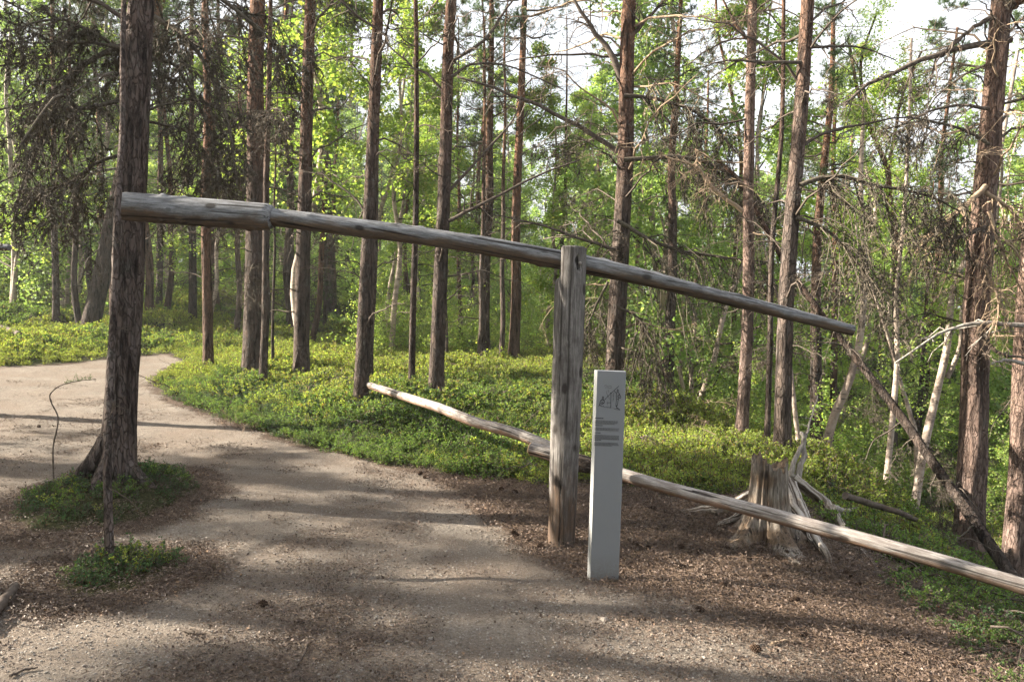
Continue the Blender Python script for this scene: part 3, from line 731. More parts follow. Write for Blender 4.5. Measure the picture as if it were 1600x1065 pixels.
# ------------------------------------------------------------------ trees that can be told apart
# left foreground pine
tA, BA, dA, rA = make_tree('pine_tree', 183, 748, 44, 226, 'large scaly pine in the left foreground, rising from a shrub island beside the path', mat=M_PINE_A, H=13, nb=10,
    kinds=[BR_LICH, BR_LICH, BR_BARE], b0=2.7, b1=5.2, bl=(.9, 1.7), seg=40, amp=.08, flare=.55)
for (px_, py_), l_, w_ in (((128, 752), .30, .075), ((148, 762), .22, .06), ((214, 752), .16, .05)):
    h_, _d = ground_hit(px_, py_); t_ = BA + (tA.location - BA); k_ = Vector((h_.x - BA.x, h_.y - BA.y, 0)).normalized()
    A_ = interp_path([Vector((.05, .0, l_ * 1.9)), Vector((k_.x * .07 + .01, k_.y * .07, l_ * 1.0)), Vector((k_.x * .17, k_.y * .17, l_ * .36)), Vector((k_.x * .34, k_.y * .34, -.06))], 26)
    v_, q_ = tubes(A_, np.interp(np.linspace(0, 1, 26), [0, .35, .7, 1], [w_ * .5, w_ * .95, w_ * .9, w_ * .6]), 16); v_ = v_ + rng.normal(size=v_.shape) * .002; g_ = Geo(); g_.add(v_, q=q_); link('root', g_.mesh('root', [M_PINE_A]), tA)
def arm(root, pts, w, dp, mat, **k): return limb(root, [P(*p) if len(p) == 3 else P(p[0], p[1], dp) for p in pts], w / 2 * dp / FPX, w / 6 * dp / FPX, mat, **k)
for pts, w_, tw, fz in (
        ([(215, 60, 6.2), (120, 110, 5.9), (60, 230, 5.6), (20, 330, 5.4)], 9, 26, 4200),
        ([(215, 150, 6.2), (130, 170, 5.7), (90, 150, 5.3), (30, 230, 5.0)], 7, 22, 3600),
        ([(230, 20, 6.3), (300, 70, 6.0), (350, 170, 5.8), (370, 290, 5.7)], 9, 28, 4800),
        ([(235, 90, 6.3), (280, 110, 6.6), (330, 210, 6.8), (345, 280, 6.9)], 7, 24, 3600),
        ([(230, 190, 6.3), (290, 205, 6.3), (310, 240, 6.2), (300, 290, 6.2)], 5, 18, 2400),
        ([(205, 100, 6.2), (160, 60, 6.0), (90, 30, 5.8), (10, 50, 5.6)], 7, 24, 3600),
        ([(215, 235, 6.2), (150, 255, 5.9), (110, 285, 5.8), (60, 300, 5.6)], 6, 20, 3000),
        ([(240, -20, 6.4), (330, -10, 6.2), (420, 60, 6.0), (470, 110, 6.0)], 9, 24, 3600)):
    arm(tA, pts, w_, 6.2, M_LICH, tw=int(tw * .95), twL=.62, droop=.9, fuzz=int(fz * .75), n2=4, name='hanging_branch')
arm(tA, [(215, 262, 6.2), (150, 268, 6.0), (120, 290, 5.9), (97, 275, 5.8)], 4, 6.2, M_SNAG, tw=2, twL=.15, name='broken_branch')
arm(tA, [(190, 112, 6.2), (160, 118, 6.0), (130, 135, 5.9), (100, 155, 5.8)], 4, 6.2, M_SNAG, tw=3, twL=.2, name='bleached_branch')

def T(px, py, w_, tx, label, **k): return make_tree('pine_tree', px, py, w_, tx, label, **k)
T(33, 446, 8, 30, 'thin straight pine at the far left edge, upslope behind the path', depth=38, sets=True, seg=8)
T(88, 508, 10, 84, 'slim pine standing alone in the bright shrubs at far left beyond the path', sets=True, seg=10, H=12)
T(138, 490, 26, 250, 'broad old pine leaning strongly right, behind the left foreground pine', depth=19, seg=16, H=13, sets=True, wiggle=.02)
T(248, 497, 10, 247, 'slim grey pine just right of the left foreground pine, beyond the path', depth=24, seg=8, sets=True)
T(301, 510, 12, 300, 'dark pine beyond the path bend, left of the reddish one', depth=21, seg=10, sets=True)
T(326, 580, 15, 320, 'reddish pine standing at the path bend under the thick end of the lever', mat=M_PINE_RED, nb=14, kinds=[BR_BARE], seg=14)
T(395, 588, 31, 407, 'stout grey pine right of the thick log end, thin dark stem in front', nb=20, bl=(.7, 1.9), kinds=[BR_BARE, BR_LICH], seg=20)
T(410, 606, 12, 424, 'thin dark pine stem directly in front of the stout grey pine', nb=9, bl=(.3, .8), H=9, crown=False, seg=12)
T(427, 575, 5, 436, 'very thin bare sapling right of the stout grey pine', nb=3, bl=(.2, .5), H=6, crown=False, seg=6, flare=.1)
T(452, 530, 11, 458, 'dim slender pine in the gap between two larger grey pines, left of centre', depth=22, seg=8, sets=True)
T(471, 592, 23, 490, 'straight pine, second big trunk right of the thick log end', mat=M_PINE_RED if False else M_PINE, nb=18, bl=(.6, 1.8), seg=18)
T(517, 510, 19, 512, 'pale sunlit pine trunk far back between two dark pines', depth=27, seg=12, mat=M_PINE_RED, sets=True)
tT13, BT13, dT13, _ = T(563, 636, 21, 588, 'pine at whose foot the rail\'s far end leans, left of the centre', nb=18, bl=(.5, 1.6), seg=20)
T(580, 602, 8, 596, 'thin stem close behind the pine where the rail ends', depth=12.5, seg=8, H=8, nb=4, crown=False)
T(643, 612, 10, 651, 'slender dark pine midway between two thicker centre pines', nb=14, bl=(.3, 1.1), seg=12, H=10)
tC, BC, dC, rC = T(681, 622, 22, 709, 'straight dark pine left of the post, its foot in sunny shrubs', nb=20, bl=(.5, 1.8), seg=22)
T(698, 572, 5, 700, 'hair-thin sapling behind the straight dark pine left of the post', depth=17, seg=6, H=6, crown=False, nb=2)
T(718, 545, 7, 716, 'faint sunlit stem in the haze of leaves left of the post', depth=21, seg=8, H=9, mat=M_PINE_RED, sets=True)
T(757, 574, 17, 767, 'thicker of the two touching trunks left of the post', depth=17, seg=12, H=10, sets=True)
T(747, 572, 8, 752, 'thinner left one of the two touching trunks left of the post', depth=16.2, seg=8, H=8, nb=4, crown=False)
T(782, 576, 8, 795, 'thin dark stem between the touching trunks and the sunlit pine near the post', depth=16.5, seg=8, H=8, nb=4, crown=False)
T(802, 577, 16, 822, 'tall pine nearest left of the post, reddish and lit high up', mat=M_PINE_RED, depth=16.6, seg=12, H=12, nb=12, bl=(.4, 1.5), b0=2)
T(878, 600, 7, 886, 'thin stem hidden behind the post and showing above the lever', depth=18, seg=8, H=8, nb=5, crown=False)
tD, BD, dD, rD = T(958, 640, 28, 988, 'big pine behind the information panel with dead twigs round its trunk', mat=M_PINE, nb=30, kinds=[BR_BARE, BR_LICH, BR_PALE], bl=(.6, 1.9), b0=.6, seg=24)
T(1045, 606, 17, 1062, 'grey trunk right of the big pine, showing below the lever', depth=14.5, seg=14, H=9, nb=12, bl=(.5, 1.4))
tE, BE, dE, rE = T(1157, 696, 18, 1171, 'sunlit orange pine above the bank, left of the thin dark stem', mat=M_PINE_PINK, nb=22, kinds=[BR_BARE, BR_PALE], bl=(.4, 1.3), seg=20)
T(1197, 713, 9, 1209, 'thin dark straight stem between the sunlit orange pine and the thick dark pine', nb=14, bl=(.25, .8), seg=12, H=9, crown=False)
tF, BF, dF, rF = T(1222, 724, 24, 1262, 'thick dark pine behind the stump, leaning slightly right', nb=22, bl=(.5, 1.5), seg=26)
T(1283, 640, 20, 1300, 'dim trunk in the thicket right of the thick dark pine', depth=13, seg=14, H=9, nb=14, kinds=[BR_BARE, BR_LICH])
tG, BG, dG, rG = T(1512, 868, 41, 1566, 'big pine on the right with sunlit pinkish bark and masses of dead twigs', mat=M_PINE_PINK, depth=7.7, nb=34, kinds=[BR_PALE, BR_PALE, BR_LICH, BR_BARE], bl=(.5, 1.3), b0=2.2, b1=5.8, seg=40, amp=.07, flare=.45)
tH, BH, dH, rH = T(1582, 862, 32, 1640, 'pine cut by the right edge of the view, beside the big sunlit one', depth=8.3, mat=M_PINE_PINK, nb=12, kinds=[BR_PALE, BR_BARE], bl=(.4, 1.2), b0=1.5, seg=30)

# conspicuous limbs on those trees
arm(tD, [(965, 238), (900, 195), (800, 148), (715, 120)], 9, dD, M_TWIG, tw=16, twL=.8, name='branch')
arm(tD, [(975, 135), (958, 90), (925, 45), (893, -10)], 13, dD, M_TWIG, tw=10, twL=.9, name='branch')
arm(tD, [(985, 60), (1010, 30), (1050, -10)], 8, dD, M_TWIG, tw=10, twL=.8, name='branch')
arm(tD, [(975, 250), (1060, 245), (1120, 262), (1165, 290), (1180, 330)], 8, dD - .6, M_LICH, tw=40, twL=.9, droop=1.2, fuzz=5000, n2=5, name='hanging_branch')
arm(tD, [(975, 150), (1050, 160), (1110, 190), (1150, 240)], 7, dD - .3, M_LICH, tw=36, twL=.9, droop=1.1, fuzz=4200, n2=5, name='hanging_branch')
arm(tD, [(965, 345), (1040, 385), (1120, 400), (1200, 410)], 7, dD - .9, M_LICH, tw=34, twL=.9, droop=1.3, fuzz=3600, n2=5, name='hanging_branch')
arm(tD, [(960, 390), (900, 370), (840, 350), (770, 335)], 6, dD - .5, M_TWIG, tw=24, twL=.8, droop=.5, n2=4, name='branch')
arm(tD, [(965, 480), (1000, 500), (1030, 560), (1040, 600)], 5, dD - .5, M_LICH, tw=34, twL=.8, droop=1.2, fuzz=3600, n2=5, name='hanging_branch')
arm(tD, [(950, 440), (930, 480), (910, 530)], 5, dD - .3, M_LICH, tw=24, twL=.7, droop=1.2, fuzz=2400, n2=5, name='hanging_branch')
arm(tC, [(702, 345), (760, 315), (840, 275), (905, 250)], 6, dC - .4, M_TWIG, tw=12, twL=.7, name='branch')
arm(tC, [(700, 300), (760, 235), (800, 190), (815, 150)], 5, dC, M_TWIG, tw=10, twL=.6, name='branch')
arm(tC, [(708, 95), (760, 60), (790, 15), (820, -20)], 6, dC, M_TWIG, tw=10, twL=.7, name='branch')
arm(tC, [(705, 120), (740, 100), (800, 105), (880, 140)], 5, dC - .5, M_TWIG, tw=10, twL=.7, name='branch')
arm(tF, [(1256, 97), (1200, 98), (1150, 94), (1110, 100)], 6, dF, M_TWIG, tw=12, twL=.6, name='branch')
arm(tF, [(1262, 75), (1310, 72), (1350, 75), (1400, 95)], 5, dF, M_TWIG, tw=12, twL=.6, name='branch')
arm(tF, [(1250, 290), (1300, 275), (1360, 288), (1450, 305), (1500, 330)], 8, dF - .3, M_LICH, tw=34, twL=.8, droop=1.1, fuzz=4200, n2=5, name='hanging_branch')
arm(tF, [(1245, 340), (1290, 360), (1340, 410), (1370, 480)], 7, dF - .4, M_LICH, tw=26, twL=.7, droop=1.0, fuzz=2400, n2=5, name='hanging_branch')
arm(tE, [(1165, 60), (1148, 35), (1120, -20)], 7, dE, M_PINE, tw=8, twL=.6, name='branch')
arm(tE, [(1160, 330), (1110, 290), (1090, 262), (1040, 245)], 7, dE - .4, M_TWIG_PALE, tw=24, twL=.6, droop=.6, n2=4, name='bleached_branch')
arm(tG, [(1580, 62), (1500, 75), (1430, 98), (1360, 130), (1320, 165)], 11, dG, M_TWIG, tw=24, twL=.6, droop=.8, n2=4, name='branch')
arm(tG, [(1555, 25), (1535, 35), (1500, 60), (1470, 90)], 9, dG, M_TWIG, tw=14, twL=.5, name='branch')
arm(tG, [(1568, 20), (1590, 5), (1630, -25)], 16, dG, M_PINE, tw=6, twL=.6, name='branch')
arm(tG, [(1545, 225), (1500, 200), (1440, 190), (1370, 205)], 6, dG - .2, M_LICH, tw=26, twL=.6, droop=1.0, fuzz=1800, n2=4, name='hanging_branch')
arm(tG, [(1545, 170), (1500, 165), (1450, 175), (1400, 200)], 6, dG - .2, M_TWIG, tw=20, twL=.6, droop=.8, n2=4, name='branch')
arm(tG, [(1540, 290), (1500, 330), (1460, 365), (1430, 395)], 9, dG - .4, M_TWIG_PALE, tw=30, twL=.45, droop=.9, n2=5, name='bleached_branch')
arm(tG, [(1540, 355), (1500, 370), (1460, 378)], 8, dG - .4, M_TWIG, tw=14, twL=.4, droop=.7, n2=4, name='branch')
arm(tG, [(1540, 300), (1580, 330), (1620, 400)], 7, dG - .4, M_TWIG_PALE, tw=34, twL=.5, droop=.9, n2=5, name='bleached_branch')
arm(tG, [(1545, 330), (1570, 400), (1600, 460)], 6, dG - .5, M_TWIG_PALE, tw=34, twL=.5, droop=.9, n2=5, name='bleached_branch')
arm(tG, [(1540, 420), (1560, 470), (1555, 520)], 5, dG - .5, M_TWIG_PALE, tw=24, twL=.35, droop=.9, n2=5, name='bleached_branch')
arm(tG, [(1530, 520), (1560, 550), (1610, 560)], 8, dG - .3, M_TWIG, tw=8, twL=.3, name='branch')
arm(tH, [(1600, 508), (1530, 505), (1470, 520), (1400, 565)], 8, dH - 1.0, M_SNAG, tw=10, twL=.4, name='bleached_branch', label='long pale bare limb arching down to the left')
arm(tH, [(1603, 568), (1570, 563), (1548, 568)], 7, dH - 1.2, M_SNAG, name='bleached_branch')

# leaning dead tree on the right
def leaning_tree():
    pts = [(1560, 865, 7.2), (1535, 832, 7.3), (1470, 740, 7.8), (1400, 640, 8.3), (1318, 535, 8.8), (1240, 430, 9.2), (1190, 345, 9.5), (1155, 282, 9.7), (1120, 250, 9.8)]
    B = P(*pts[1]); dn = (B - P(*pts[2])).normalized()
    while B.z > gz(B.x, B.y): B = B + dn * .02
    root = empty('leaning_dead_tree', B); tag(root, 'dark dead tree leaning steeply left across the thicket on the right', 'dead tree')
    W = [P(*p) - B for p in pts]; W[0] = Vector((0, 0, -.1))
    A = interp_path(W, 60); r = np.interp(np.linspace(0, 1, 60), [0, .15, .6, 1], [.058, .054, .038, .018])
    r = r * (1 + rng.normal(size=60) * .05)
    v, q = tubes(A, r, 14); v = v + rng.normal(size=v.shape) * .003; g = Geo(); g.add(v, q=q); link('trunk', g.mesh('trunk', [M_PINE]), root)
    for i in range(26):
        k = rng.integers(6, 58); me = (BR_LICH if rng.random() < .5 else BR_BARE)[rng.integers(6)]; L = rng.uniform(.4, 1.0)
        link('dead_branch', me, root, A[k], (rng.uniform(-.6, .6), rng.uniform(-.2, 1.2), rng.uniform(0, 6.28)), (L, L, L))
leaning_tree()

# ------------------------------------------------------------------ birches
def birch_parts(rg, H, r, nstem, nleaf, lsize, R, low=.12):
    gt, gb, gl = Geo(), Geo(), Geo()
    Lc = []
    for s in range(nstem):
        n = 8; t = np.linspace(0, 1, n); a = rg.uniform(0, 6.28); off = (.12 * H * t ** 1.3) * (0 if nstem == 1 else 1)
        wob = np.cumsum(rg.normal(size=(n, 2)) * .022 * H, 0); wob[0] = 0
        hh = H * (1 if s == 0 else rg.uniform(.6, .9))
        path = np.stack([np.cos(a) * off + wob[:, 0], np.sin(a) * off + wob[:, 1], t * hh - .1], 1)
        A = interp_path(path, 26); rr = np.linspace(r * (1 if s == 0 else .75), r * .15, 26); v, q = tubes(A, rr, 9); gt.add(v, q=q)
        nb = int(26 / (nstem ** .5)); tb = np.linspace(low, .97, nb)
        for f in tb:
            k = min(24, int(f * 25)); p = A[k]; L = R * (1.15 - .75 * f) * rg.uniform(.6, 1.1); az = rg.uniform(0, 6.28); el = rg.uniform(.25, .9)
            K = 6; u = np.linspace(0, 1, K); d = np.array([math.cos(az) * math.cos(el), math.sin(az) * math.cos(el), math.sin(el)])
            w_ = np.cumsum(rg.normal(size=(K, 3)) * .04, 0); w_[0] = 0
            bp = p + d * L * u[:, None] + w_ * L; bp[:, 2] -= .35 * L * u ** 2.2
            br = max(.006, rr[k] * .4) * (1 - .8 * u); v, q = tubes(bp, br, 4); gb.add(v, q=q)
            S, RS = side_twigs(bp, br, rg, 10, L * .42, K=4, droop=.5); v, q = tubes(S, RS * .8, 3); gb.add(v, q=q)
            m = max(8, int(nleaf / nb / nstem)); i = rg.integers(0, len(S), m); kk = rg.integers(1, 4, m)
            c = S[i, kk] + rg.normal(size=(m, 3)) * .07 * (.6 + L * .3); Lc.append(c)
    v, q = leaves(np.concatenate(Lc), rg, lsize, .3, .8); gl.add(v, q=q)
    return gt, gb, gl
rg = np.random.default_rng(61)
BIRCH = []
for k in range(6):
    H = 7.5; a, b, c = birch_parts(rg, H, .06, [1, 2, 1, 3, 1, 2][k], 15000, .055, 1.9, low=[.12, .1, .3, .08, .2, .15][k])
    BIRCH.append((a.mesh('trunk', [M_BIRCH]), b.mesh('twigs', [M_TWIG]), c.mesh('foliage', [M_BIRCHLEAF if k % 2 == 0 else M_BIRCHLEAF_FAR], smooth=False)))

def copy_birch(loc, rz, s, k, label, group, lean=(0, 0)):
    root = empty('birch_tree', loc); tag(root, label, 'birch', group); root.rotation_euler = (lean[0], lean[1], rz); root.scale = (s, s, s)
    for nm, me in zip(('trunk', 'twigs', 'foliage'), BIRCH[k]): tag(link(nm, me, root), kind='stuff' if nm != 'trunk' else None)
    return root

# birches drawn stem by stem on the right
def stem_birch(pts, w_, label, leafn=1600, forks=(), dp=None, mat=None, lz=.5, cat='birch'):
    B = P(*pts[0]); B.z = gz(B.x, B.y)
    root = empty('birch_tree', B); tag(root, label, cat)
    W = [P(*p) - B for p in pts]; W[0] = Vector((0, 0, -.08))
    A = interp_path(W, 40); d0 = pts[0][2]; r = np.linspace(w_ / 2 * d0 / FPX, w_ / 5 * d0 / FPX, 40)
    g = Geo(); v, q = tubes(A, r, 12); g.add(v + rng.normal(size=v.shape) * .002, q=q); link('trunk', g.mesh('trunk', [mat or M_BIRCH]), root)
    gb, Lc = Geo(), []
    starts = [A] + [interp_path([P(*p) - B for p in f], 16) for f in forks]
    for f in starts[1:]:
        v, q = tubes(f, np.linspace(w_ * .3 * d0 / FPX, w_ * .12 * d0 / FPX, 16), 8); g2 = Geo(); g2.add(v, q=q); link('fork', g2.mesh('fork', [mat or M_BIRCH]), root)
    for S0 in starts:
        S, RS = side_twigs(S0, np.full(len(S0), .012), rng, 16, 1.1, K=6, droop=.1, t0=.35, up=.3); v, q = tubes(S, RS, 3); gb.add(v, q=q)
        for s_ in S:
            b, rb = side_twigs(s_, np.full(len(s_), .006), rng, 5, .4, K=3, droop=.3, t0=.2); v, q = tubes(b, rb, 3); gb.add(v, q=q)
            m = max(1, leafn // (16 * len(starts) * 5))
            for j in range(2): Lc.append(np.repeat(b[:, 1 + j], m, 0) + rng.normal(size=(5 * m, 3)) * .06)
    tag(link('twigs', gb.mesh('twigs', [M_TWIG]), root), kind='stuff')
    gl = Geo(); v, q = leaves(np.concatenate(Lc), rng, .04, .3, .8); gl.add(v, q=q); link('foliage', gl.mesh('foliage', [M_BIRCHLEAF], smooth=False), root)
    return root
stem_birch([(1378, 800, 10.5), (1392, 680, 10.6), (1402, 560, 10.7), (1400, 470, 10.8), (1412, 340, 10.9), (1420, 200, 11), (1424, 60, 11.2)], 10, 'slim straight sunlit birch behind the leaning dead tree',
           forks=[[(1400, 565, 10.7), (1370, 470, 10.5), (1345, 400, 10.4), (1335, 330, 10.4)]])
stem_birch([(1420, 842, 9.6), (1440, 720, 9.7), (1462, 620, 9.8), (1480, 540, 9.8), (1490, 450, 9.9), (1525, 370, 10), (1560, 250, 10.2), (1590, 80, 10.4)], 14, 'thicker white birch curving right, left of the big sunlit pine',
           forks=[[(1480, 590, 9.8), (1500, 540, 9.7), (1503, 480, 9.7), (1520, 430, 9.7)]])
stem_birch([(1275, 720, 11.5), (1300, 660, 11.5), (1325, 600, 11.4), (1345, 520, 11.6), (1350, 420, 11.8), (1345, 300, 12), (1350, 150, 12)], 15, 'sunlit birch slanting right out of the shrubs behind the stump', leafn=900)
stem_birch([(1262, 690, 11.2), (1243, 650, 11.3), (1238, 600, 11.4), (1225, 500, 11.6), (1205, 430, 11.8), (1190, 370, 12)], 8, 'thin white birch stem curving left behind the thick dark pine', leafn=300)
stem_birch([(1435, 760, 11.6), (1432, 700, 11.6), (1420, 640, 11.6), (1395, 560, 11.7), (1380, 500, 11.8)], 9, 'short crooked birch with peeling bark between the two slim birches', leafn=400)
stem_birch([(1405, 600, 16), (1400, 400, 16), (1390, 310, 16), (1385, 260, 16), (1355, 190, 16), (1340, 140, 16), (1325, 60, 16)], 11, 'crooked dark birch against the sky right of the thick dark pine', leafn=2600,
           forks=[[(1388, 262, 16), (1400, 200, 16), (1410, 150, 16), (1440, 80, 16)], [(1355, 190, 16), (1345, 100, 16), (1370, 20, 16)]], mat=M_PINE)
stem_birch([(612, 560, 19), (605, 480, 19), (618, 400, 19), (632, 300, 19), (640, 200, 19), (648, 60, 19)], 7, 'pale thin birch in bright leaves between two centre pines', leafn=2600)
stem_birch([(556, 560, 20), (590, 350, 20), (610, 280, 20), (625, 180, 20), (640, 60, 20)], 8, 'bowed birch right of the pine where the rail ends', leafn=2600)
stem_birch([(1150, 600, 17), (1148, 420, 17), (1158, 250, 17), (1140, 130, 17), (1122, 50, 17), (1118, -30, 17)], 8, 'thin reddish stem bending left beside the sunlit orange pine', leafn=900, mat=M_PINE_RED, cat='tree')
stem_birch([(1306, 620, 18), (1305, 400, 18), (1302, 250, 18), (1308, 120, 18)], 11, 'straight light stem against the sky right of the thick dark pine', leafn=2200, mat=M_PINE_RED, cat='tree')

# ------------------------------------------------------------------ background trees
SPRUCE_SET = []
rg = np.random.default_rng(71)
for k in range(3):
    g = Geo(); H = 7.0
    for i in range(58):
        f = (i + rg.random()) / 58; L = (1.5 * (1 - f) + .15) * rg.uniform(.75, 1.1)
        b = branch_geo(rg, 1.0, .012, 9, 0, droop=.25, curve=.03, bow=.05, tw=.36, twd=.35, fuzz=330, fl=.05, fw=.009)
        M = Matrix.Translation((0, 0, .35 + (H - .4) * f)) @ Euler((0, .15 - .5 * f, rg.uniform(0, 6.28))).to_matrix().to_4x4() @ Matrix.Scale(L, 4)
        g.merge(b, M)
    t = Geo(); v, q = tubes(np.array([[0, 0, -.1], [0, 0, 2.], [0, 0, H]]), np.array([.08, .055, .01]), 9); t.add(v, q=q)
    SPRUCE_SET.append((t.mesh('trunk', [M_PINE]), g.mesh('foliage', [M_LICH, M_SPRUCE], smooth=False)))
def copy_spruce(loc, rz, s, k, label, group=None):
    root = empty('spruce_tree', loc); tag(root, label, 'spruce', group); root.rotation_euler = (0, 0, rz); root.scale = (s, s, s)
    for nm, me in zip(('trunk', 'foliage'), SPRUCE_SET[k]): link(nm, me, root)

BT = []
for k in range(5):
    H = 11.0; n = 8; zz = np.linspace(-.1, H, n); wob = np.cumsum(rng.normal(size=(n, 2)) * .07, 0); wob[0] = 0
    path = np.stack([wob[:, 0], wob[:, 1], zz], 1)
    BT.append(trunk_geo(path, .105, .03, 10, .5, rng, flare=.3).mesh('trunk', [M_PINE if k % 3 else M_PINE_RED]))
def copy_pine(loc, rz, s, k, label, group, low=False):
    root = empty('pine_tree', loc); tag(root, label, 'tree', group); root.rotation_euler = (rng.normal() * .02, rng.normal() * .02, rz); root.scale = (s, s, s)
    link('trunk', BT[k], root); tag(link('dead_branches', SET_DEAD[k], root), kind='stuff')
    if low: link('crown', CROWN_LOW[k % 3], root, (0, 0, 2.6), (0, 0, rng.uniform(0, 6)))
    else: link('crown', CROWN[k % 4], root, (0, 0, 5.6), (0, 0, rng.uniform(0, 6)))

placed = []
def free(x, y, dmin):
    return all((x - a) ** 2 + (y - b) ** 2 > dmin * dmin for a, b in placed)
def back_trees():
    rg = np.random.default_rng(81)
    np_, nbz, ns = 0, 0, 0
    tries = 0
    while (np_ < 105 or nbz < 125 or ns < 16) and tries < 20000:
        tries += 1
        a = rg.uniform(-41, 41); d = 16 + 44 * rg.random() ** .8
        x = math.sin(R_(a)) * d; y = math.cos(R_(a)) * d
        px = 800 + math.tan(R_(a)) * 1200
        if poly_sd(path_poly, np.array([x]), np.array([y]))[0] > -1.2: continue
        if not free(x, y, 1.15): continue
        corr = -26 < x < -4.5 and y < 17.5 - .14 * x
        if corr and rg.random() < .8: continue
        kind = rg.random()
        # left: pines dominate; centre and right: birches, lower towards the gaps of sky
        left = px < 560
        if kind < (.5 if left else .33):
            if np_ >= 105: continue
            if 690 < px < 960 and d < 24: continue
            low = (not corr) and rg.random() < (.32 if left else .18)
            np_ += 1; placed.append((x, y))
            copy_pine((x, y, gz(x, y)), rg.uniform(0, 6.28), rg.uniform(.72, 1.1), rg.integers(5), 'one of the many slender pines deep in the forest behind the marked trunks', GROUP_BACK_PINE, low)
        elif kind < .95:
            if nbz >= 125: continue
            s = rg.uniform(1.0, 1.75)
            if 690 < px < 1260: s = rg.uniform(.8, 1.5) * (1 + .006 * d)
            nbz += 1; placed.append((x, y))
            copy_birch((x, y, gz(x, y)), rg.uniform(0, 6.28), s, rg.integers(6), 'one of the many leafy birches filling the forest background', 'birches in the forest background')
        else:
            if ns >= 16: continue
            if 690 < px < 960: continue
            ns += 1; placed.append((x, y))
            copy_spruce((x, y, gz(x, y)), rg.uniform(0, 6.28), rg.uniform(.5, .95), rg.integers(3), 'one of the dark spruces scattered among the background trees', 'spruces in the forest background')
back_trees()

# trees standing left of and behind the view: they throw the dappled shade on the path
def side_trees():
    rg = np.random.default_rng(91)
    spots = []
    tries = 0
    while len(spots) < 34 and tries < 4000:
        tries += 1
        x = rg.uniform(-26, -7.5); y = (rg.uniform(1.5, 8.0) if len(spots) < 30 else rg.uniform(-5, 1))
        if x > -.72 * y - 4: continue
        if not all((x - a) ** 2 + (y - b) ** 2 > 5.5 for a, b in spots): continue
        spots.append((x, y))
    for k, (x, y) in enumerate(spots):
        if k % 4 == 3: copy_birch((x, y, gz(x, y)), rg.uniform(0, 6.28), rg.uniform(1.1, 1.5), rg.integers(6), 'leafy birch standing in the forest left of the path', 'birches left of the path')
        else: copy_pine((x, y, gz(x, y)), rg.uniform(0, 6.28), rg.uniform(.85, 1.15), rg.integers(5), 'pine standing in the forest to the left of the path', 'pines left of the path')
    # the forest goes on behind the viewpoint
    n = 0
    while n < 42:
        a = rg.uniform(105, 262); d = rg.uniform(6.5, 20); x = math.sin(R_(a)) * d; y = math.cos(R_(a)) * d
        if not all((x - p) ** 2 + (y - q) ** 2 > 5 for p, q in spots): continue
        spots.append((x, y)); n += 1
        if n % 3 == 0: copy_birch((x, y, gz(x, y)), rg.uniform(0, 6.28), rg.uniform(1.1, 1.6), rg.integers(6), 'birch in the forest behind the viewpoint', 'trees behind the viewpoint')
        elif n % 7 == 0: copy_spruce((x, y, gz(x, y)), rg.uniform(0, 6.28), rg.uniform(1, 1.5), rg.integers(3), 'spruce in the forest behind the viewpoint', 'trees behind the viewpoint')
        else: copy_pine((x, y, gz(x, y)), rg.uniform(0, 6.28), rg.uniform(.9, 1.2), rg.integers(5), 'pine in the forest behind the viewpoint', 'trees behind the viewpoint', low=n % 2 == 0)
side_trees()

